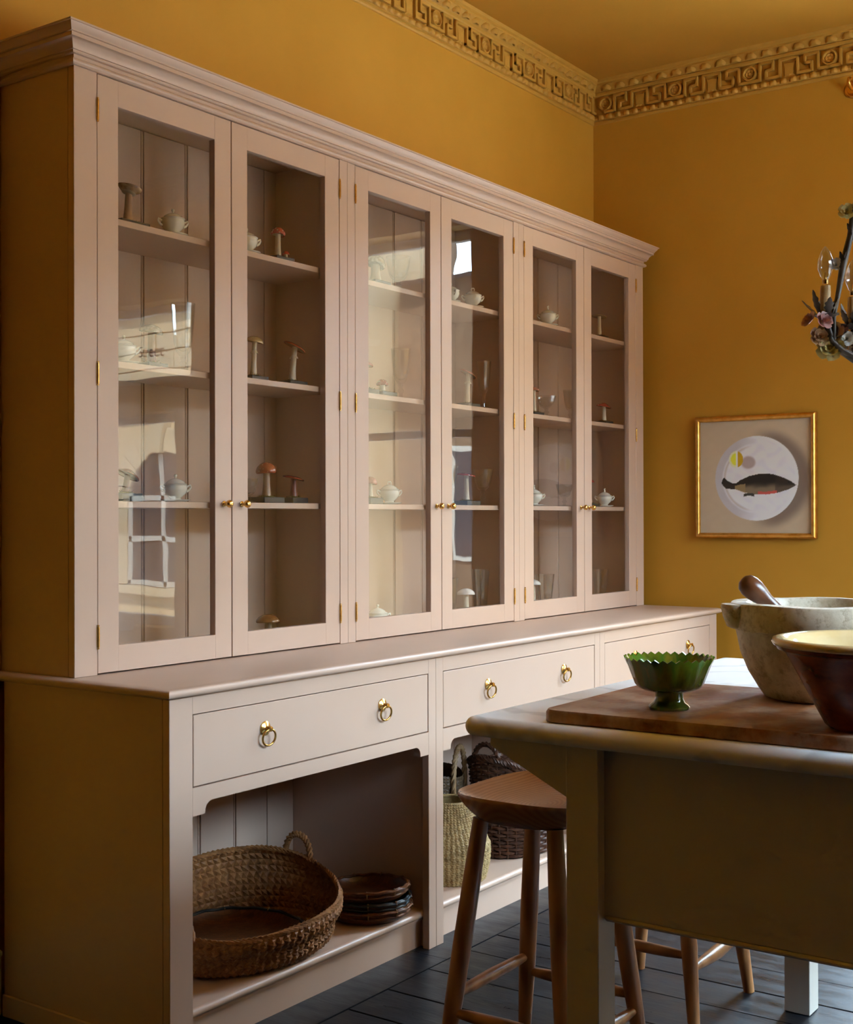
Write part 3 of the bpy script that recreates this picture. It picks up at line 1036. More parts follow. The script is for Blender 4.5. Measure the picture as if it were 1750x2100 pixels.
stool((2.66, 1.54, 0.0), 0.0, 'near ash wood bar stool with dished seat, partly behind the island leg')
stool((3.33, 1.54, 0.0), 0.0, 'far ash wood bar stool showing only its legs under the island apron')


# ------------------------------------------------------------------ baskets
def straw(name, c0, c1, c2, rough=0.55):
    m = mat(name, c1, rough, spec=0.3)
    n = noise(m, coords(m, (1, 1, 1)), 55, 3, 0.6)
    oi = noise(m, coords(m, (1, 1, 1)), 6, 2)
    mx_ = nd(m, 'ShaderNodeMix', data_type='FLOAT')
    mx_.inputs[0].default_value = 0.4
    m.node_tree.links.new(n.outputs['Fac'], mx_.inputs[2])
    m.node_tree.links.new(oi.outputs['Fac'], mx_.inputs[3])
    setin(m, 'Base Color', ramp(m, mx_.outputs[0], [(0.34, c0), (0.5, c1), (0.66, c2)]))
    return m


M['straw'] = straw('brown_straw', (0.15, 0.058, 0.018), (0.29, 0.125, 0.04), (0.42, 0.20, 0.07))
M['pale'] = straw('pale_seagrass', (0.22, 0.14, 0.055), (0.38, 0.26, 0.11), (0.52, 0.38, 0.18))
M['willow'] = straw('dark_willow', (0.025, 0.010, 0.006), (0.065, 0.024, 0.012), (0.13, 0.052, 0.024), 0.4)
M['rope'] = straw('jute_rope', (0.16, 0.09, 0.04), (0.27, 0.165, 0.08), (0.36, 0.23, 0.12))
M['darkgrass'] = straw('dark_seagrass', (0.03, 0.017, 0.008), (0.065, 0.038, 0.018), (0.11, 0.065, 0.03))
M['tray'] = straw('dark_bamboo', (0.07, 0.022, 0.008), (0.14, 0.05, 0.018), (0.22, 0.09, 0.035), 0.33)


def strands(mb, S, rows, cols, side=1, over=1.25, th=0.006, jit=0.15):
    # rows of sideways chevrons lying on the surface S(t, v)
    dv = 1.0 / rows
    dt = 2 * PI / cols

    def pt(t, v_, off):
        p = S(t, v_)
        e_ = 1e-3
        nn = (S(t + e_, v_) - p).cross(S(t, v_ + e_) - p).normalized()
        return p + nn * off * side, nn * side
    for r_ in range(rows):
        for c in range(cols):
            t0 = c * dt + rnd.uniform(-jit, jit) * dt
            for s_ in (-1, 1):
                vm, ve = (r_ + 0.5) * dv + s_ * 0.01 * dv, (r_ + 0.5 + 0.5 * s_) * dv
                v0, v1 = vm - s_ * dv * 0.04, min(max(ve, 0.0), 1.0)
                a_, na = pt(t0 + dt * 1.15, v0, 0.0008)
                b_, nb = pt(t0 - dt * 0.15, v1, 0.0008)
                m_, nm = pt(t0 + dt * 0.5, (v0 + v1) / 2, th * rnd.uniform(0.75, 1.2))
                d_ = (b_ - a_)
                sd_ = nm.cross(d_).normalized() * (d_.length * 0.26 * over)
                lo = m_ - nm * th * 0.75
                mb.add([a_, b_, m_, lo + sd_, lo - sd_], [(0, 3, 2), (0, 2, 4), (1, 2, 3), (1, 4, 2)])


def rope(mb, pts, r, turns, strandsn=3, seg=5, closed=False, rr_=0.55):
    pts = [Vector(p) for p in pts]
    n = len(pts)
    for s_ in range(strandsn):
        out = []
        prev = None
        for i, p in enumerate(pts):
            t = ((pts[(i + 1) % n] - pts[i - 1]) if closed else (pts[min(i + 1, n - 1)] - pts[max(i - 1, 0)])).normalized()
            if prev is None:
                ref = Vector((0, 0, 1)) if abs(t.z) < 0.9 else Vector((1, 0, 0))
                nn = (ref - t * ref.dot(t)).normalized()
            else:
                nn = (prev - t * prev.dot(t)).normalized()
            prev = nn
            bb = t.cross(nn)
            a_ = 2 * PI * (s_ / strandsn + turns * i / n)
            out.append(p + (nn * math.cos(a_) + bb * math.sin(a_)) * r * rr_)
        mb.tube(out, r * 0.62, seg, closed=closed)
    return mb


# big floppy braided basket
BC = Vector((2.715, 2.562, 0.1155))
t = thing('straw_basket', 'large brown braided straw basket with hoop handle on the bottom shelf', 'basket', BC)


def SB(th, v_):
    h = 0.158 + 0.055 * math.sin(th + 0.25) + 0.008 * math.sin(3 * th)
    g = 0.86 + 0.14 * min(1, v_ * 1.5) + 0.02 * math.sin(v_ * PI * 3) - (0.05 * (1 - min(1, v_ * 5)) ** 2)
    return Vector((0.318 * g * math.cos(th), 0.245 * g * math.sin(th), 0.003 + v_ * h))


NT = 72
sh = MB().strips([[SB(2 * PI * i / NT, j / 12) * 1.0 for i in range(NT)] for j in range(13)], closed_cols=True)
base = [SB(2 * PI * i / NT, 0) for i in range(NT)]
sh.add([p + Vector((0, 0, 0.002)) for p in base], [tuple(range(NT))])
part('lining', sh, M['straw'], t, 60)
ss = MB()
strands(ss, SB, 6, 84, 1)
strands(ss, SB, 6, 84, -1)
part('braided_strands', ss, M['straw'], t, 0, kind='stuff')
part('rim', rope(MB(), [SB(2 * PI * i / 120, 1.0) for i in range(120)], 0.009, 44, 3, 5, True), M['straw'], t, 60)
for th0 in (R(14), R(194)):
    A_, B_ = SB(th0 + 0.16, 0.97), SB(th0 - 0.16, 0.97)
    hp = []
    for i in range(15):
        q = PI * i / 14
        c_ = A_.lerp(B_, (1 - math.cos(q)) / 2)
        hp.append(c_ + Vector((0.012 * math.cos(th0) * math.sin(q), 0.012 * math.sin(th0) * math.sin(q), 0.066 * math.sin(q) ** 0.8)))
    part('handle', rope(MB(), hp, 0.0105, 5, 3, 6), M['straw'], t, 60)


# round trays
def woven_mat(name, c0, c1, sc):
    m = mat(name, c0, 0.3, spec=0.5)
    ck = nd(m, 'ShaderNodeTexBrick')
    ck.inputs['Scale'].default_value = sc
    ck.inputs['Mortar Size'].default_value = 0.012
    ck.inputs['Color1'].default_value = (*c0, 1)
    ck.inputs['Color2'].default_value = (*c1, 1)
    ck.inputs['Mortar'].default_value = (c0[0] * 0.3, c0[1] * 0.3, c0[2] * 0.3, 1)
    m.node_tree.links.new(coords(m, (1, 1, 1), (0, 0, R(30))), ck.inputs['Vector'])
    setin(m, 'Base Color', ck.outputs['Color'])
    bump(m, ck.outputs['Color'], 0.4, 0.002)
    return m


M['weave'] = woven_mat('woven_bamboo', (0.17, 0.06, 0.02), (0.11, 0.035, 0.012), 28)


def tray(c, r, h, label, tilt=(0, 0), rimmat='tray', group='woven trays'):
    t = thing('woven_tray', label, 'tray', c, 0, group)
    t.rotation_euler = (tilt[0], tilt[1], 0)
    part('tray_base', MB().lathe([(0, 0.001), (r * 0.80, 0.001), (r * 0.93, h * 0.35), (r, h), (r - 0.004, h), (r * 0.90, h * 0.42), (r * 0.78, 0.006), (0, 0.006)], 56), M['weave'], t, 50)
    mb = MB()
    for (q, z) in ((r + 0.001, h - 0.003), (r - 0.005, h - 0.002), (r * 0.965, h * 0.55)):
        mb.tube([(q * math.cos(2 * PI * i / 56), q * math.sin(2 * PI * i / 56), z + 0.0015 * math.sin(i * 1.7)) for i in range(56)], 0.0042, 6, closed=True)
    part('rim', mb, M[rimmat], t, 60)
    lm_ = MB().tube([(r - 0.010, 0, h - 0.002), (r, 0, h + 0.004), (r + 0.006, 0, h - 0.004), (r * 0.965, 0, h * 0.5)], 0.002, 5).mesh('lashing', M['rope'], 60)
    for i in range(9):
        link('lashing', lm_, t, (0, 0, 0), (0, 0, 2 * PI * i / 9 + 0.3))


TC = (3.163, 2.455, 0.1160)
tray(TC, 0.132, 0.042, 'bottom tray in the stack of three round woven trays')
tray((TC[0] + 0.002, TC[1] + 0.003, TC[2] + 0.029), 0.130, 0.040, 'middle tray in the stack of three, with a dark blue-black rim', (R(1.5), 0), 'blackbase')
tray((TC[0] - 0.002, TC[1] + 0.002, TC[2] + 0.058), 0.128, 0.040, 'topmost tray in the stack of three round woven trays', (R(-2.5), R(1)))
tray((BC.x - 0.02, BC.y - 0.005, BC.z + 0.020), 0.195, 0.040, 'flat round woven tray lying inside the large straw basket', (R(3), 0), 'blackbase')

# pale belly basket
t = thing('seagrass_basket', 'tall pale woven seagrass basket behind the near stool leg', 'basket', (3.655, 2.490, 0.1155))


def SP(th, v_):
    r_ = 0.120 + 0.020 * math.sin(PI * min(1, v_ * 1.25 + 0.05)) - 0.046 * max(0, v_ - 0.45) / 0.55
    return Vector((r_ * math.cos(th) * (1 - 0.02 * math.sin(2 * th)), r_ * math.sin(th), 0.002 + v_ * 0.262))


part('lining', MB().strips([[SP(2 * PI * i / 48, j / 12) for i in range(48)] for j in range(13)], closed_cols=True).add([SP(2 * PI * i / 48, 0) for i in range(48)], [tuple(range(48))]), M['pale'], t, 60)
ss = MB()
strands(ss, SP, 17, 50, 1, 1.3, 0.0042)
part('woven_strands', ss, M['pale'], t, 0, kind='stuff')
part('rim', rope(MB(), [SP(2 * PI * i / 72, 1.0) for i in range(72)], 0.005, 26, 3, 5, True), M['pale'], t, 60)

# dark shopper with rope handles
t = thing('rope_handled_basket', 'dark seagrass bag with thick rope handles behind the pale basket', 'basket', (3.845, 2.690, 0.1155))


def SD(th, v_):
    r_ = 0.108 + 0.010 * v_
    return Vector((r_ * math.cos(th), r_ * 0.9 * math.sin(th), 0.002 + v_ * (0.305 + 0.012 * math.sin(2 * th + 1))))


part('lining', MB().strips([[SD(2 * PI * i / 40, j / 10) for i in range(40)] for j in range(11)], closed_cols=True).add([SD(2 * PI * i / 40, 0) for i in range(40)], [tuple(range(40))]), M['darkgrass'], t, 60)
ss = MB()
strands(ss, SD, 14, 40, 1, 1.3, 0.0045)
part('woven_strands', ss, M['darkgrass'], t, 0, kind='stuff')
for th0 in (R(-75), R(105)):
    A_, B_ = SD(th0 + 0.55, 0.80), SD(th0 - 0.55, 0.80)
    hp = []
    for i in range(19):
        q = PI * i / 18
        c_ = A_.lerp(B_, (1 - math.cos(q)) / 2)
        hp.append(c_ + Vector((0.012 * math.cos(th0), 0.012 * math.sin(th0), 0.162 * math.sin(q) ** 0.75)))
    part('handle', rope(MB(), hp, 0.0105, 7, 3, 6), M['rope'], t, 60)

# willow basket
t = thing('wicker_basket', 'dark brown wicker basket with woven sides behind the stool seat', 'basket', (4.125, 2.505, 0.1155))


def SW(th, v_):
    g = 0.84 + 0.16 * v_
    return Vector((0.222 * g * math.cos(th), 0.145 * g * math.sin(th), 0.004 + v_ * (0.325 + 0.03 * math.cos(2 * th))))


ss = MB()
NS = 30
for j in range(27):
    v_ = (j + 0.5) / 27
    pts = []
    for i in range(NS * 4):
        th = 2 * PI * i / (NS * 4)
        p = SW(th, v_)
        nrm = Vector((p.x / 0.05, p.y / 0.021, 0)).normalized()
        pts.append(p + nrm * 0.005 * math.sin(NS * th / 2 + PI * (j % 2)))
    ss.tube(pts, 0.0058, 5, closed=True)
part('woven_rods', ss, M['willow'], t, 60, kind='stuff')
for i in range(NS):
    th = 2 * PI * (i + 0.5) / NS
    part('stake', MB().tube([SW(th, q) for q in (0.0, 0.35, 0.7, 1.0)], 0.0042, 5), M['willow'], t, 60)
part('rim', rope(MB(), [SW(2 * PI * i / 120, 1.02) for i in range(120)], 0.013, 22, 4, 5, True), M['willow'], t, 60)
part('basket_base', MB().add([SW(2 * PI * i / 40, 0.02) for i in range(40)], [tuple(range(40))]).add([SW(2 * PI * i / 40, -0.008) for i in range(40)], [tuple(range(40))]), M['willow'], t, 60)
for th0 in (PI, 0):
    A_, B_ = SW(th0 + 0.35, 1.02), SW(th0 - 0.35, 1.02)
    hp = [A_.lerp(B_, (1 - math.cos(PI * i / 12)) / 2) + Vector((0, 0, 0.055 * math.sin(PI * i / 12))) for i in range(13)]
    part('handle', rope(MB(), hp, 0.010, 4, 3, 5), M['willow'], t, 60)


# ------------------------------------------------------------------ cabinet contents
def cap_mat(name, c0, c1, spots=None, scale=30, rough=0.22, sthr=0.3):
    m = mottled(name, c0, c1, scale, rough, 0.5, coat=0.35)
    if spots:
        v_ = coords(m, (1, 1, 1))
        vo = nd(m, 'ShaderNodeTexVoronoi')
        vo.inputs['Scale'].default_value = 95
        m.node_tree.links.new(v_, vo.inputs['Vector'])
        mx_ = nd(m, 'ShaderNodeMix', data_type='RGBA')
        m.node_tree.links.new(ramp(m, vo.outputs['Distance'], [(sthr - 0.06, (1, 1, 1)), (sthr, (0, 0, 0))]), mx_.inputs[0])
        b = m.node_tree.nodes['Principled BSDF'].inputs['Base Color']
        src = b.links[0].from_socket
        m.node_tree.links.new(src, mx_.inputs[6])
        mx_.inputs[7].default_value = (*spots, 1)
        setin(m, 'Base Color', mx_.outputs[2])
    return m


CM = {
    'red': cap_mat('red_spotted_cap', (0.30, 0.025, 0.018), (0.42, 0.05, 0.03), (0.62, 0.45, 0.36)),
    'rust': cap_mat('rust_spotted_cap', (0.22, 0.035, 0.012), (0.32, 0.07, 0.02), (0.45, 0.28, 0.15), sthr=0.2),
    'crimson': cap_mat('crimson_cap', (0.13, 0.015, 0.012), (0.22, 0.035, 0.02), None),
    'redbrown': cap_mat('red_brown_cap', (0.20, 0.04, 0.018), (0.30, 0.08, 0.03), None),
    'tan': cap_mat('tan_cap', (0.42, 0.29, 0.12), (0.55, 0.40, 0.20), None),
    'grey': cap_mat('grey_cap', (0.22, 0.19, 0.15), (0.40, 0.36, 0.30), None, 60),
    'brown': cap_mat('brown_cap', (0.16, 0.055, 0.014), (0.26, 0.10, 0.03), None),
    'white': cap_mat('white_cap', (0.66, 0.62, 0.55), (0.78, 0.75, 0.70), None),
    'cream': cap_mat('cream_pored_cap', (0.34, 0.27, 0.17), (0.60, 0.52, 0.38), None, 70),
    'pink': cap_mat('pink_cap', (0.42, 0.15, 0.10), (0.55, 0.24, 0.17), None),
    'bracket': cap_mat('brown_bracket_cap', (0.18, 0.09, 0.045), (0.42, 0.28, 0.17), None, 50),
}
SMt = {
    'pale': mottled('pale_stem', (0.55, 0.46, 0.32), (0.68, 0.60, 0.46), 40, 0.45, stretch=(1, 1, 0.25)),
    'brown': mottled('brown_stem', (0.24, 0.12, 0.06), (0.42, 0.27, 0.15), 40, 0.45, stretch=(1, 1, 0.25)),
    'redstem': mottled('dark_red_stem', (0.14, 0.03, 0.02), (0.24, 0.07, 0.045), 40, 0.45, stretch=(1, 1, 0.25)),
}
MOSS = mottled('moss', (0.06, 0.055, 0.008), (0.20, 0.15, 0.03), 40, 0.8, 0.2)
GILL = mat('gills', (0.30, 0.22, 0.14), 0.6)

CAPS = {  # (radius fraction, height) outline from the crown to the edge, then back under to the stem
    'dome': [(0, .62), (.25, .60), (.5, .53), (.75, .38), (.92, .18), (1.0, .02), (.97, -.05), (.9, -.03)],
    'ball': [(0, .95), (.3, .91), (.6, .76), (.85, .50), (.99, .16), (1.0, -.02), (.92, -.12), (.8, -.08)],
    'flat': [(0, .20), (.3, .20), (.6, .17), (.85, .09), (.98, .0), (1.0, -.05), (.96, -.07), (.88, -.04)],
    'cone': [(0, .50), (.2, .44), (.45, .32), (.7, .17), (.92, .03), (1.0, -.05), (.96, -.08), (.86, -.03)],
    'funnel': [(0, -.05), (.3, -.02), (.6, .12), (.85, .32), (1.0, .42), (1.0, .36), (.86, .22), (.6, 0)],
}


def mushroom(x, y, z, h, cr, cap, shape, stem, label, tilt=(0, 0), sr=None, lean=0.0, base=(0.075, 0.06), small=None, ring=False, rz=0.0, bz=0.012):
    t = thing('model_mushroom', label, 'mushroom', (x, y, z + 0.0005), rz, 'model mushrooms in the glazed cabinets')
    sr = sr or cr * 0.28
    part('plinth', MB().box(-base[0] / 2, base[0] / 2, -base[1] / 2, base[1] / 2, 0, bz, 0.0015), M['blackbase'], t, 0)
    ms = MB()
    for i in range(110):
        a_, d_ = rnd.uniform(0, 2 * PI), rnd.random() ** 0.7
        px, py = math.cos(a_) * d_ * base[0] * 0.42, math.sin(a_) * d_ * base[1] * 0.42
        q = Vector((px, py, bz))
        e1 = q + Vector((rnd.uniform(-.011, .011), rnd.uniform(-.011, .011), rnd.uniform(.002, .012) * (1.2 - d_)))
        s_ = Vector((rnd.uniform(-1, 1), rnd.uniform(-1, 1), 0.2)).normalized() * 0.0011
        ms.add([q - s_, q + s_, e1 + s_ * 0.4, e1 - s_ * 0.4 + Vector((0, 0, 0.0006))], [(0, 1, 2, 3)])
    ms.lathe([(0, 0.006), (base[0] * 0.2, 0.005), (base[0] * 0.36, 0.001), (base[0] * 0.4, 0)], 12, (0, 0, bz - 0.0005), 1, base[1] / base[0])
    part('moss', ms, MOSS, t, 0, kind='stuff')

    def grow(ox, oy, hh, cr_, sr_, tl_, ln):
        prof = CAPS[shape]
        capz = hh - max(q for _, q in prof) * cr_
        pts = [Vector((ox + ln * (u ** 1.5), oy, bz + (capz + 0.004 - bz) * u)) for u in (0, 0.15, 0.4, 0.7, 0.9, 1.0)]
        st = MB().tube(pts, [sr_ * 1.35, sr_ * 1.2, sr_ * 1.0, sr_ * 0.92, sr_ * 0.9, sr_ * 0.95], 14)
        if ring:
            p_ = pts[3]
            st.lathe([(sr_ * 0.9, 0.006), (sr_ * 1.35, 0.0), (sr_ * 1.5, -0.004), (sr_ * 0.95, 0.001)], 14, p_)
        part('stem', st, SMt[stem], t, 60)
        c_ = MB().lathe([(r_ * cr_, q * cr_) for r_, q in prof], 28, rim=lambda i, a_: (cr_ * 0.03 * math.sin(3 * a_ + 1) * (1 if i > 2 else 0), cr_ * 0.03 * math.sin(2 * a_ + i) * (1 if i > 3 else 0)))
        g_ = MB().lathe([(prof[-1][0] * cr_ * 0.99, prof[-1][1] * cr_), (cr_ * 0.55, prof[-1][1] * cr_ + cr_ * (0.12 if shape != 'funnel' else -.12)), (sr_ * 0.6, prof[-1][1] * cr_ + cr_ * (0.06 if shape != 'funnel' else -.2))], 28)
        Mx = Matrix.Translation(pts[-1]) @ Matrix.Rotation(tl_[0], 4, 'X') @ Matrix.Rotation(tl_[1], 4, 'Y')
        cp = part('cap', c_.xf(Mx), CM[cap], t, 60)
        part('gills', g_.xf(Mx), GILL, cp, 60)
    grow(0, 0, h, cr, sr, tilt, lean)
    if small: grow(*small, (0, 0), 0.0)
    return t


def tureen(x, y, z, s, label, kn='ball', rz=0.0, stand=True):
    # rz turns the handles; s = body radius
    t = thing('china_tureen', label, 'tureen', (x, y, z + 0.0005), rz, 'cream tureens in the glazed cabinets')
    b0 = 0.10 * s if stand else 0
    if stand:
        part('stand', MB().lathe([(0, 0), (.75 * s, 0), (.80 * s, .03 * s), (1.12 * s, .12 * s), (1.14 * s, .16 * s), (1.08 * s, .16 * s), (.78 * s, .085 * s), (0, .085 * s)], 36, sx=1.12), M['china'], t, 50)
    part('bowl', MB().lathe([(0, b0), (.50 * s, b0), (.52 * s, b0 + .06 * s), (.44 * s, b0 + .14 * s), (.55 * s, b0 + .24 * s), (.84 * s, b0 + .46 * s), (.97 * s, b0 + .70 * s), (1.0 * s, b0 + .86 * s), (.95 * s, b0 + 1.0 * s), (.98 * s, b0 + 1.06 * s), (1.03 * s, b0 + 1.09 * s), (.95 * s, b0 + 1.09 * s), (0, b0 + 1.04 * s)], 40), M['china'], t, 50)
    ld = part('lid', MB().lathe([(0, b0 + 1.1 * s), (.98 * s, b0 + 1.1 * s), (1.0 * s, b0 + 1.14 * s), (.90 * s, b0 + 1.18 * s), (.82 * s, b0 + 1.20 * s), (.74 * s, b0 + 1.30 * s), (.52 * s, b0 + 1.42 * s), (.28 * s, b0 + 1.50 * s), (.12 * s, b0 + 1.54 * s), (0, b0 + 1.545 * s)], 40), M['china'], t, 50)
    zk = b0 + 1.53 * s
    if kn == 'ball':
        k_ = MB().lathe([(0, 0), (.10 * s, 0), (.07 * s, .07 * s), (.12 * s, .13 * s), (.15 * s, .20 * s), (.11 * s, .28 * s), (0, .31 * s)], 14, (0, 0, zk))
    elif kn == 'loop':
        k_ = MB().tube([(-.17 * s, 0, zk - .02 * s), (-.19 * s, 0, zk + .14 * s), (-.12 * s, 0, zk + .26 * s), (0, 0, zk + .22 * s), (.12 * s, 0, zk + .26 * s), (.19 * s, 0, zk + .14 * s), (.17 * s, 0, zk - .02 * s)], .055 * s, 8)
    else:
        k_ = MB().tube([(0, 0, zk), (.03 * s, 0, zk + .16 * s), (-.05 * s, 0, zk + .30 * s), (.09 * s, 0, zk + .38 * s), (.15 * s, 0, zk + .33 * s)], [.13 * s, .10 * s, .09 * s, .07 * s, .03 * s], 8)
    part('knob', k_, M['china'], ld, 60)
    for sx in (-1, 1):
        part('handle', MB().tube([(sx * .93 * s, 0, b0 + .62 * s), (sx * 1.16 * s, 0, b0 + .72 * s), (sx * 1.32 * s, 0, b0 + .92 * s), (sx * 1.27 * s, 0, b0 + 1.06 * s), (sx * 1.10 * s, 0, b0 + 1.0 * s), (sx * .95 * s, 0, b0 + .93 * s)], [.10 * s, .085 * s, .075 * s, .08 * s, .075 * s, .09 * s], 8), M['china'], t, 60)
    for o_ in [t] : o_.scale = (0.95, 0.95, 1.16)
    return t


def goblet(x, y, z, h, r, label, kind='goblet', seg=14):
    t = thing('drinking_glass', label, 'glass', (x, y, z + 0.0006), 0.2, 'glasses in the glazed cabinets')
    w = 0.0022
    if kind == 'tumbler':
        part('bowl', MB().lathe([(0, 0), (r * .60, 0), (r * .64, .004), (r * .80, h * .45), (r, h), (r - w, h), (r * .80 - w, h * .45), (r * .60, h * .10), (0, h * .085)], seg), M['crystal'], t, 22)
        part('foot', MB().lathe([(0, 0), (r * .62, 0), (r * .60, .003), (0, .003)], 24), M['crystal'], t, 22)
        return t
    hb = {'goblet': 0.30, 'wine': 0.40, 'tall': 0.22}[kind]
    z0 = h * hb
    part('bowl', MB().lathe([(0, z0), (r * .30, z0 + h * .01), (r * .58, z0 + h * .08), (r * .74, z0 + h * .20), (r * .88, z0 + (h - z0) * .62), (r, h), (r - w, h), (r * .88 - w, z0 + (h - z0) * .62), (r * .72 - w, z0 + h * .21), (r * .45, z0 + h * .11), (0, z0 + h * .07)], seg), M['crystal'], t, 22)
    part('stem', MB().lathe([(0, .004), (r * .18, .006), (r * .14, z0 * .35), (r * .30, z0 * .5), (r * .30, z0 * .58), (r * .15, z0 * .72), (r * .24, z0 * .97), (0, z0 * 0.99)], 12), M['crystal'], t, 22)
    part('foot', MB().lathe([(0, 0), (r * .78, 0), (r * .80, .002), (r * .3, .006), (0, .0065)], 28), M['crystal'], t, 22)
    return t


S1, S2, S3, S4 = SH
# near cabinet, left door
mushroom(2.467, 2.761, S1, .108, .034, 'bracket', 'funnel', 'brown', 'brown mushroom with upturned cup cap, top shelf behind the first door', (0.1, 0.25), .011, .004, (0.105, 0.07))
tureen(2.630, 2.752, S1, .036, 'cream tureen with ball knob on the top shelf behind the first door', 'ball', R(-25))
tureen(2.444, 2.752, S2, .036, 'cream tureen cut off by the door frame, second shelf behind the first door', 'ball', R(-25))
mushroom(2.546, 2.752, S2, .118, .034, 'grey', 'dome', 'redstem', 'grey capped mushroom beside a tall goblet behind the first door', (0.15, 0.08), .011, 0.0, (0.075, 0.06))
goblet(2.669, 2.752, S2, .198, .036, 'tall goblet with wide bowl behind the reflected window of the first door', 'tall')
mushroom(2.458, 2.762, S3, .088, .036, 'redbrown', 'cone', 'redstem', 'slanted brown mushroom on the third shelf behind the first door', (0.1, 0.45), .009, 0.008, (0.075, 0.06), bz=0.022)
tureen(2.648, 2.762, S3, .036, 'cream tureen with ball knob on the third shelf behind the first door', 'ball', R(-30))
# near cabinet, right door
tureen(2.939, 2.752, S1, .036, 'cream tureen half hidden at the left of the second door, top shelf', 'ball', R(-30))
mushroom(3.082, 2.752, S1, .106, .024, 'red', 'ball', 'pale', 'small red spotted toadstool with a baby one, top shelf behind the second door', (0, 0.1), .009, .002, (0.085, 0.07), (0.030, -0.008, .034, .012, .006))
mushroom(2.968, 2.752, S2, .134, .029, 'tan', 'dome', 'pale', 'tan mushroom with long pale stem, second shelf behind the second door', (0.18, 0.06), .0085, .006, (0.075, 0.06), ring=True)
mushroom(3.150, 2.752, S2, .128, .040, 'redbrown', 'flat', 'pale', 'tilted flat red-brown mushroom, second shelf behind the second door', (0.36, 0.34), .0095, .014, (0.085, 0.06), ring=True)
goblet(2.949, 2.756, S3, .075, .030, 'glass mostly hidden by the door frame, third shelf behind the second door', 'goblet')
mushroom(3.038, 2.762, S3, .125, .033, 'rust', 'ball', 'brown', 'round rust-red toadstool with thick stem, third shelf behind the second door', (0, -0.06), .0115, 0.0, (0.095, 0.07), bz=0.018)
mushroom(3.168, 2.762, S3, .084, .036, 'crimson', 'flat', 'redstem', 'low dark crimson mushroom, third shelf behind the second door', (0.16, 0.14), .0105, 0.0, (0.075, 0.06), bz=0.018)
mushroom(3.071, 2.785, S4, .082, .039, 'brown', 'dome', 'brown', 'glossy brown mushroom on the cabinet floor behind the second door', (0, 0.0), .012, 0.0, (0.085, 0.07))
# middle cabinet, left door
mushroom(3.592, 2.752, S1, .102, .036, 'cream', 'ball', 'pale', 'fat cream pored mushroom, top shelf behind the third door', (0.1, 0.35), .017, 0.0, (0.09, 0.07))
goblet(3.735, 2.758, S1, .122, .047, 'wide flared goblet on the top shelf behind the third door', 'goblet')
mushroom(3.540, 2.752, S2, .110, .024, 'pink', 'dome', 'pale', 'pink mushroom almost hidden by the third door frame, second shelf', (0, 0.1), .008, 0, (0.07, 0.06), bz=0.018)
mushroom(3.627, 2.749, S2, .056, .021, 'red', 'ball', 'pale', 'stubby red spotted toadstool on moss, second shelf behind the third door', (0, 0), .010, 0, (0.085, 0.07), bz=0.014)
goblet(3.749, 2.758, S2, .180, .037, 'tall fluted goblet on the second shelf behind the third door', 'goblet')
mushroom(3.573, 2.762, S3, .092, .025, 'pink', 'ball', 'pale', 'pink mushroom beside a tureen, third shelf behind the third door', (0, 0.1), .008, 0, (0.075, 0.06), bz=0.022)
tureen(3.684, 2.762, S3, .037, 'cream tureen with looped knob, third shelf behind the third door', 'loop', R(-35))
tureen(3.644, 2.785, S4, .038, 'cream tureen showing only its lid above the bottom rail of the third door', 'ball', R(-35))
# middle cabinet, right door
tureen(4.064, 2.752, S1, .034, 'cream tureen cut off at the left of the fourth door, top shelf', 'ball', R(60))
tureen(4.215, 2.752, S1, .036, 'cream tureen with looped knob, top shelf behind the fourth door', 'loop', R(-40))
mushroom(4.172, 2.752, S2, .132, .037, 'pink', 'flat', 'pale', 'tilted pink flat mushroom, second shelf behind the fourth door', (0.36, 0.36), .0095, .010, (0.085, 0.07), ring=True)
goblet(4.283, 2.746, S2, .186, .030, 'slim tall goblet, second shelf behind the fourth door', 'goblet')
goblet(4.062, 2.762, S3, .150, .036, 'goblet half hidden at the left of the fourth door, third shelf', 'wine')
mushroom(4.182, 2.762, S3, .120, .036, 'red', 'flat', 'pale', 'flat red spotted mushroom beside a wine glass, third shelf behind the fourth door', (0.12, 0.06), .0095, 0, (0.095, 0.07), bz=0.017)
goblet(4.294, 2.759, S3, .143, .043, 'wine glass with wide bowl, third shelf behind the fourth door', 'wine')
goblet(4.098, 2.785, S4, .16, .034, 'tumbler half hidden at the left of the fourth door, cabinet floor', 'tumbler')
mushroom(4.203, 2.779, S4, .112, .036, 'white', 'dome', 'pale', 'white domed mushroom on the cabinet floor behind the fourth door', (0, 0), .011, 0.0, (0.085, 0.07))
goblet(4.310, 2.782, S4, .186, .038, 'tall tumbler on the cabinet floor behind the fourth door', 'tumbler')
# far cabinet, left door
tureen(4.800, 2.752, S1, .037, 'cream tureen with bird knob alone on the top shelf behind the fifth door', 'bird', R(-50))
mushroom(4.680, 2.752, S2, .114, .024, 'pink', 'dome', 'pale', 'pale pink mushroom, second shelf behind the fifth door', (0, 0.05), .009, 0, (0.075, 0.06))
goblet(4.785, 2.752, S2, .088, .042, 'short round-bowled goblet, second shelf behind the fifth door', 'wine')
goblet(4.991, 2.752, S2, .130, .030, 'goblet at the right edge of the fifth door, second shelf', 'goblet')
tureen(4.698, 2.762, S3, .037, 'cream tureen cut off at the left of the fifth door, third shelf', 'bird', R(-50))
goblet(4.958, 2.762, S3, .096, .038, 'small wide goblet, third shelf behind the fifth door', 'wine')
goblet(4.824, 2.785, S4, .148, .042, 'flared tumbler on the cabinet floor behind the fifth door', 'tumbler')
mushroom(4.727, 2.785, S4, .125, .034, 'white', 'dome', 'pale', 'white mushroom at the left of the fifth door, on the cabinet floor', (0, 0), .010, 0, (0.07, 0.06))
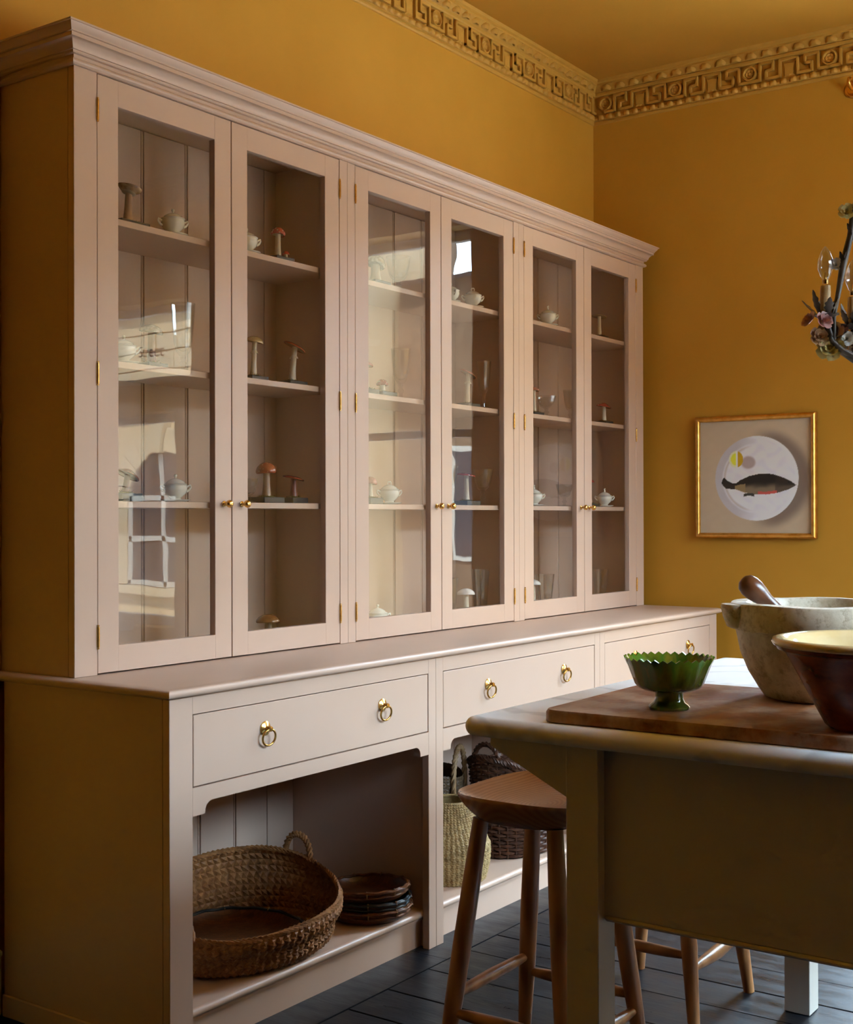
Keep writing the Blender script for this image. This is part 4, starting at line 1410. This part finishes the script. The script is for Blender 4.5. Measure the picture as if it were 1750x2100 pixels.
# far cabinet, right door
mushroom(5.270, 2.752, S1, .104, .034, 'tan', 'flat', 'pale', 'tan mushroom with turned-down cap, top shelf behind the sixth door', (0.05, 0.15), .0085, 0, (0.07, 0.06))
mushroom(5.312, 2.752, S2, .094, .036, 'red', 'cone', 'pale', 'red spotted mushroom alone on the second shelf behind the sixth door', (0.2, 0.1), .010, 0, (0.075, 0.06))
mushroom(5.191, 2.762, S3, .120, .022, 'red', 'dome', 'pale', 'red mushroom nearly hidden by the sixth door frame, third shelf', (0, 0), .009, 0, (0.085, 0.06), bz=0.014)
tureen(5.335, 2.762, S3, .036, 'cream tureen with bird knob, third shelf behind the sixth door', 'bird', R(-55))
goblet(5.337, 2.785, S4, .152, .036, 'fluted tumbler on the cabinet floor behind the sixth door', 'tumbler')

# ------------------------------------------------------------------ painting
PY0, PY1, PZ0, PZ1 = 1.875, 2.443, 1.247, 1.805
PL_ = (XB, PY1, PZ0)
t = thing('framed_painting', 'small square painting of a fish and lemon on a white plate in gilt frame', 'painting', PL_)
fwid = 0.024
FP = [(0.0, 0.0), (0.0, 0.020), (0.003, 0.026), (0.008, 0.030), (0.014, 0.030), (0.019, 0.027), (0.022, 0.022), (0.024, 0.016), (0.024, 0.010)]  # (inset, depth)
SQ = [(PY0, PZ0), (PY1, PZ0), (PY1, PZ1), (PY0, PZ1)]
for q in range(4):
    (ya, za), (yb_, zb_) = SQ[q], SQ[(q + 1) % 4]
    cyy, czz = (PY0 + PY1) / 2, (PZ0 + PZ1) / 2

    def ins(y_, z_, i_):
        return (y_ + (i_ if y_ < cyy else -i_), z_ + (i_ if z_ < czz else -i_))
    rows = [[(XB - 0.002 - d_, *ins(ya, za, i_)) for i_, d_ in FP], [(XB - 0.002 - d_, *ins(yb_, zb_, i_)) for i_, d_ in FP]]
    part('frame_side', MB().strips(rows), M['gilt'], t, 50, PL_)
N = 190


def sm_(e0, e1, x_):
    q = min(1, max(0, (x_ - e0) / (e1 - e0)))
    return q * q * (3 - 2 * q)


def mixc(a_, b_, f_):
    return tuple(a_[i] * (1 - f_) + b_[i] * f_ for i in range(3))


def lin(c):
    return tuple(((q / 255) / 12.92 if q < 10 else (((q / 255) + 0.055) / 1.055) ** 2.4) for q in c)


def seg_y(x_, pts):
    for (xa, ya), (xb, yb2) in zip(pts[:-1], pts[1:]):
        if xa <= x_ <= xb: return ya + (yb2 - ya) * (x_ - xa) / (xb - xa)
    return None


TOPF = [(.205, .46), (.215, .485), (.225, .50), (.26, .465), (.30, .445), (.335, .445), (.37, .47), (.45, .505), (.55, .525), (.66, .52), (.76, .485), (.82, .455), (.865, .42)]
BOTF = [(.205, .44), (.222, .415), (.24, .40), (.30, .392), (.335, .39), (.40, .365), (.50, .345), (.60, .342), (.70, .355), (.80, .385), (.865, .42)]


def paint_at(u, v_):
    n_ = 0.5 + 0.25 * math.sin(u * 37 + 3 * math.sin(v_ * 23)) + 0.25 * math.sin(v_ * 51 + 2 * math.sin(u * 31))
    c = mixc((172, 152, 126), (184, 166, 142), 0.2 * n_ + 0.4 * v_)
    px, py_ = u - 0.515, v_ - 0.485
    r_ = math.hypot(px, py_ / 1.0)
    sh_ = math.hypot(px - 0.055, py_ + 0.01)
    c = mixc(c, (96, 80, 72), 0.75 * sm_(0.47, 0.36, sh_) * sm_(-0.1, 0.2, px))
    if r_ < 0.372:
        pc = mixc((202, 200, 205), (211, 211, 217), n_)
        pc = mixc(pc, (168, 162, 164), 0.8 * sm_(0.29, 0.315, r_) * sm_(0.05, -0.2, px))
        pc = mixc(pc, (226, 226, 230), sm_(0.335, 0.36, r_) * sm_(-0.1, 0.2, px))
        pc = mixc(pc, (172, 160, 150), 0.7 * sm_(0.30, 0.285, r_) * sm_(0.265, 0.285, r_) * sm_(0.0, -0.15, px))
        d_ = math.hypot((u - 0.40) / 0.052, (v_ - 0.645) / 0.06)
        pc = mixc(pc, (150, 128, 120), 0.8 * sm_(1.1, 0.7, math.hypot((u - 0.445) / 0.07, (v_ - 0.625) / 0.06)))
        pc = mixc(pc, (150, 140, 140), 0.6 * sm_(0.335, 0.345, v_) * sm_(0.325, 0.345, v_ + 0.02) * 0)
        c = mixc(pc, c, sm_(0.368, 0.372, r_))
        d_ = math.hypot((u - 0.335) / 0.064, (v_ - 0.655) / 0.072)
        if d_ < 1:
            c = (232, 206, 60) if d_ < 0.74 else (238, 226, 170)
            if u > 0.345: c = (176, 140, 20)
            if abs(u - 0.342) < 0.006: c = (244, 238, 205)
    a_, b_ = seg_y(u, TOPF), seg_y(u, BOTF)
    if a_ is not None and b_ is not None and b_ < v_ < a_:
        f_ = (v_ - b_) / max(a_ - b_, 1e-4)
        c = mixc((112, 98, 78), (34, 27, 22), sm_(0.25, 0.62, f_ + 0.08 * (n_ - .5)))
        if u < 0.325: c = mixc((26, 22, 20), (40, 34, 30), n_)
        if 0.325 < u < 0.42 and f_ < 0.6: c = (128, 108, 74)
        if u > 0.68: c = mixc(c, (42, 36, 34), 0.5)
        if f_ < 0.14 and 0.53 < u < 0.70: c = (176, 74, 66)
        if math.hypot(u - 0.80, v_ - 0.445) < 0.008: c = (12, 10, 10)
    if 0.40 < u < 0.50 and abs(v_ - (0.345 - 0.35 * (u - 0.45) ** 2 * 10)) < 0.012: c = (48, 46, 42)
    return tuple(min(0.9, 1.45 * q) for q in lin(c))


py0, py1, pz0, pz1 = PY0 + 0.020, PY1 - 0.020, PZ0 + 0.020, PZ1 - 0.020
rows, cols_ = [], []
for i in range(N + 1):
    row = []
    for j in range(N + 1):
        u, v_ = j / N, i / N
        row.append((XB - 0.0155, py1 + (py0 - py1) * u, pz0 + (pz1 - pz0) * v_))
        cols_.append(paint_at(u, v_))
    rows.append(row)
cmb = MB().strips(rows)
cme = cmb.mesh('canvas', mat('oil_paint', (0.5, 0.5, 0.5), 0.42), 0, normals=False)
ca = cme.color_attributes.new('paint', 'FLOAT_COLOR', 'POINT')
ca.data.foreach_set('color', [q for c in cols_ for q in (*c, 1.0)])
pm = cme.materials[0]
at_ = nd(pm, 'ShaderNodeAttribute')
at_.attribute_name = 'paint'
setin(pm, 'Base Color', at_.outputs['Color'])
nb_ = noise(pm, coords(pm, (1, 1, 1)), 220, 3)
bump(pm, nb_.outputs['Fac'], 0.12, 0.001)
cme.flip_normals()
cme.transform(Matrix.Translation((-PL_[0], -PL_[1], -PL_[2])))
link('canvas', cme, t)
part('backing', MB().box(XB - 0.014, XB - 0.0005, PY0 + 0.004, PY1 - 0.004, PZ0 + 0.004, PZ1 - 0.004), mat('brown_backing', (0.2, 0.12, 0.06), 0.8), t, 0, PL_)

# small gilt ring on the wall under the cornice
t = thing('wall_bracket', 'small gilt hooked bracket high on the wall under the cornice', 'bracket', (XB, 1.715, 3.197))
part('backplate', MB().lathe([(0, 0.0), (0.036, 0.0), (0.036, 0.006), (0.030, 0.012), (0.024, 0.010), (0.020, 0.018), (0, 0.020)], 24, sx=1.0, sy=1.0).xf(Matrix.Rotation(R(-90), 4, 'Y')), M['gilt'], t, 40)
part('hook', MB().tube([(-0.012, 0, 0.0), (-0.04, 0, 0.004), (-0.06, 0, 0.018), (-0.056, 0, 0.034), (-0.044, 0, 0.036)], [0.008, 0.008, 0.0075, 0.007, 0.009], 10), M['gilt'], t, 60)

# ------------------------------------------------------------------ chandelier
iron = mottled('dark_tole_metal', (0.035, 0.024, 0.016), (0.085, 0.060, 0.042), 30, 0.42, 0.5, metal=0.3)
gsl = mottled('worn_gilt_sleeve', (0.42, 0.25, 0.09), (0.60, 0.42, 0.20), 25, 0.5, 0.5)
RO = {'yellow': mottled('yellow_rose', (0.55, 0.42, 0.12), (0.68, 0.58, 0.28), 40, 0.4), 'white': mottled('white_rose', (0.66, 0.62, 0.54), (0.78, 0.75, 0.70), 40, 0.4),
      'pink': mottled('pink_rose', (0.45, 0.16, 0.15), (0.62, 0.40, 0.36), 40, 0.4), 'rust': mottled('rust_rose', (0.36, 0.15, 0.08), (0.60, 0.42, 0.20), 40, 0.4)}


def metal_leaf(L_, w):
    rows = []
    for i in range(9):
        u = i / 8
        ww = w * math.sin(PI * min(1, u * 0.92 + 0.06)) * (1.0 if i % 2 else 0.68)
        rows.append([(-ww, L_ * u, 0.25 * ww + 0.18 * L_ * u * u), (0, L_ * u, 0.18 * L_ * u * u), (ww, L_ * u, 0.25 * ww + 0.18 * L_ * u * u)])
    mb = MB().strips(rows)
    mb.strips([[(x, y, z + 0.0012) for x, y, z in r_] for r_ in rows])
    return mb.mesh('leaf', iron, 50)


def rose_mesh(m_, s=0.0225):
    mb = MB()
    for ring_, (n_, r0, r1, h0, h1, tw) in enumerate(((5, 0.25, 1.0, 0.0, 0.55, 0.0), (4, 0.2, 0.66, 0.05, 0.75, 0.6), (3, 0.1, 0.36, 0.1, 0.8, 0.2))):
        for k_ in range(n_):
            a_ = 2 * PI * k_ / n_ + tw
            rows = []
            for i in range(4):
                u = i / 3
                rr_, zz = (r0 + (r1 - r0) * u) * s, (h0 + (h1 - h0) * (u ** 1.4) - 0.16 * (u ** 4)) * s
                sp = (2 * PI / n_) * 0.62 * math.sin(PI * (0.2 + 0.62 * u))
                rows.append([(rr_ * math.cos(a_ + sp * q), rr_ * math.sin(a_ + sp * q), zz + 0.06 * s * abs(q)) for q in (-1, -0.5, 0, 0.5, 1)])
            mb.strips(rows)
    mb.lathe([(0, -0.1 * s), (0.25 * s, 0.0), (0.1 * s, 0.3 * s), (0, 0.32 * s)], 8)
    return mb.mesh('rose', m_, 60)


LF1, LF2, LF3 = metal_leaf(0.058, 0.0125), metal_leaf(0.040, 0.012), metal_leaf(0.030, 0.008)
RS = {k_: rose_mesh(m_) for k_, m_ in RO.items()}
bulbg = glassy('bulb_glass', (0.86, 0.89, 0.93), 2.1, 0.0, 0.12)
slm = part('tmp_sleeve', MB().lathe([(0, 0), (0.0115, 0), (0.0118, 0.006), (0.0112, 0.020), (0.0118, 0.055), (0.0112, 0.071), (0.0, 0.072)], 14, rim=lambda i, a_: (0.0006 * math.sin(5 * a_ + i), 0)), gsl)
sl_me = slm.data
bpy.data.objects.remove(slm)
sl_me.name = 'candle_sleeve'
CC = Vector((3.030, 0.820, 1.80))
ch = thing('chandelier', 'dark metal flower chandelier with candle bulbs hanging at the right edge', 'chandelier', CC)
part('stem', MB().tube([(0, 0, -0.13), (0, 0, 0.1), (0, 0, 0.35), (0, 0, 0.62)], [0.012, 0.008, 0.007, 0.006], 10), iron, ch, 60)
part('finial', MB().lathe([(0, -0.19), (0.012, -0.18), (0.020, -0.16), (0.016, -0.14), (0.022, -0.125), (0.008, -0.11), (0, -0.11)], 16), iron, ch, 50)
cn = MB()
zc_ = 0.62
i = 0
while zc_ < ZC - CC.z - 0.03:
    pts = [(0.009 * math.sin(2 * PI * q / 12) * (1 if i % 2 else 0), 0.009 * math.sin(2 * PI * q / 12) * (0 if i % 2 else 1), zc_ + 0.016 + 0.017 * math.cos(2 * PI * q / 12)) for q in range(12)]
    cn.tube(pts, 0.0018, 5, closed=True)
    zc_ += 0.027
    i += 1
part('chain', cn, iron, ch, 60)
part('ceiling_rose', MB().lathe([(0, ZC - CC.z - 0.001), (0.06, ZC - CC.z - 0.001), (0.055, ZC - CC.z - 0.012), (0.03, ZC - CC.z - 0.02), (0.012, ZC - CC.z - 0.04), (0, ZC - CC.z - 0.041)], 24), iron, ch, 50)
# profile of one arm in (radius, z); candle at radius 0.165
arm_pts = [(0.010, -0.115), (0.05, -0.110), (0.095, -0.098), (0.128, -0.078), (0.150, -0.052), (0.161, -0.022), (0.164, -0.004)]
vine_pts = [(0.146, -0.052), (0.148, 0.0), (0.136, 0.06), (0.124, 0.12), (0.106, 0.185), (0.099, 0.24), (0.085, 0.30), (0.05, 0.38), (0.02, 0.46), (0.006, 0.54)]
A0 = math.atan2(0.817, -0.577)
for k in range(5):
    Z = Matrix.Rotation(A0 + 2 * PI * k / 5, 4, 'Z')
    ang = A0 + 2 * PI * k / 5
    vines = MB()
    for ph in (0, PI):
        vines.tube([Vector((r_, 0.0045 * math.sin(ph + i * 1.5), z + 0.0045 * math.cos(ph + i * 1.5))) for i, (r_, z) in enumerate(arm_pts)], [0.0085, 0.008, 0.0078, 0.007, 0.006, 0.005, 0.0045], 8)
    arm = part('arm', vines.xf(Z), iron, ch, 60)
    vine = part('vine', MB().tube([Vector((r_, 0.006 * math.sin(i * 1.1), z)) for i, (r_, z) in enumerate(vine_pts)], [0.0055, 0.0052, 0.0064, 0.0085, 0.0078, 0.0074, 0.0068, 0.006, 0.006, 0.006], 8).xf(Z), iron, ch, 60)

    def put(me, par, r_, s_, z, rot, sc=1.0):
        p = Z @ Vector((r_, s_, z))
        o = link(me.name.split('.')[0], me, par, p, rot)
        o.scale = (sc, sc, sc)
        return o
    pan = MB().lathe([(0, -0.004), (0.014, -0.004), (0.026, 0.003), (0.030, 0.004), (0.026, 0.005), (0.012, -0.001), (0, -0.001)], 24, (0.165, 0, 0.0), rim=lambda i, a_: (0.004 * math.cos(8 * a_) if 1 < i < 5 else 0, 0.002 * math.cos(8 * a_)))
    part('drip_pan', pan.xf(Z), iron, arm, 50)
    put(sl_me, arm, 0.165, 0, 0.000, (0, 0, ang))
    bl = MB().lathe([(0, 0), (0.0065, 0.0), (0.0068, 0.010), (0.0105, 0.017), (0.0165, 0.034), (0.0175, 0.044), (0.0155, 0.058), (0.010, 0.073), (0.004, 0.083), (0.0, 0.086)], 24, (0.165, 0, 0.0755))
    bo = part('bulb', bl.xf(Z), bulbg, arm, 60)
    part('filament', MB().lathe([(0, 0), (0.0066, 0), (0.0066, 0.009), (0.002, 0.011), (0.0016, 0.026), (0, 0.027)], 12, (0.165, 0, 0.075)).xf(Z), M['brass'], arm, 60)
    for (da, me, tilt, r_off, z) in ((0.3, LF1, 62, 0.016, 0.004), (1.6, LF2, 55, 0.016, 0.003), (2.7, LF2, 60, 0.016, 0.003), (3.7, LF1, 50, 0.016, 0.003), (4.9, LF2, 62, 0.016, 0.003), (5.6, LF1, 35, 0.016, 0.002)):
        p = (0.165 + r_off * math.cos(da), r_off * math.sin(da), z)
        put(me, arm, *p, (R(tilt), 0, ang + da - PI / 2))
    for (r_, s_, z, c_, sc, rx, ry) in ((0.178, 0.020, -0.014, 'pink', 0.85, 70, 40), (0.200, 0.004, -0.010, 'pink', 0.8, 60, -50), (0.176, -0.012, -0.045, 'rust', 0.95, 80, 20), (0.150, -0.016, -0.070, 'yellow', 1.25, 85, 0), (0.140, -0.014, -0.036, 'rust', 1.0, 80, -20), (0.112, -0.012, -0.05, 'white', 0.7, 80, 0)):
        put(RS[c_], arm, r_, s_, z, (R(rx), 0, ang - PI / 2 + R(ry) - 1.9), sc * 1.15)
    for (i, c_, sc) in ((8, None, 0), (1, 'pink', 0.8), (4, 'white', 0.75), (5, 'yellow', 0.9), (6, 'white', 0.8), (3, 'white', 0.7)):
        r_, z = vine_pts[i]
        if c_: put(RS[c_], vine, r_ - 0.014 * (1 if i % 2 == 0 else -1), -0.008, z, (R(75), 0, ang - PI / 2 - 1.9), sc)
    for (i, da, me, tilt) in ((2, 2.8, LF3, 50), (3, 0.4, LF3, 60), (3, 2.6, LF3, 65), (4, 0.2, LF3, 60), (6, 1.0, LF2, 50), (7, 2.5, LF2, 50), (0, 3.3, LF2, 20)):
        r_, z = vine_pts[i]
        put(me, vine, r_, 0, z, (R(tilt), 0, ang + da - PI / 2))
    for (i, da, me, tilt) in ((1, 1.6, LF1, 40), (2, 4.7, LF1, 30), (2, 1.2, LF2, 60), (3, 4.2, LF2, 20)):
        r_, z = arm_pts[i]
        put(me, arm, r_, 0, z, (R(tilt), 0, ang + da - PI / 2))

b3 = thing('building', 'unseen brown brick terrace added to block low sky light at the side window', 'building', (2, -11, -0.25))  # added out of view to keep sky light off the upper cabinets
part('wall', MB().box(-14, 12, -14, -11, -0.25, 4.9), brick, b3, 0, (2, -11, -0.25))
part('parapet', MB().box(-14, 12, -11.2, -10.9, 4.6, 4.85), brick, b3, 0, (2, -11, -0.25))
for q in range(-5, 6):
    wf = part('window_frame', MB().box(q * 2.0 - 0.5, q * 2.0 + 0.5, -11.05, -10.98, 0.8, 2.7), M['white'], b3, 0, (2, -11, -0.25))
    part('window_glass', MB().box(q * 2.0 - 0.42, q * 2.0 + 0.42, -10.98, -10.96, 0.88, 2.62), glz, wf, 0, (2, -11, -0.25))
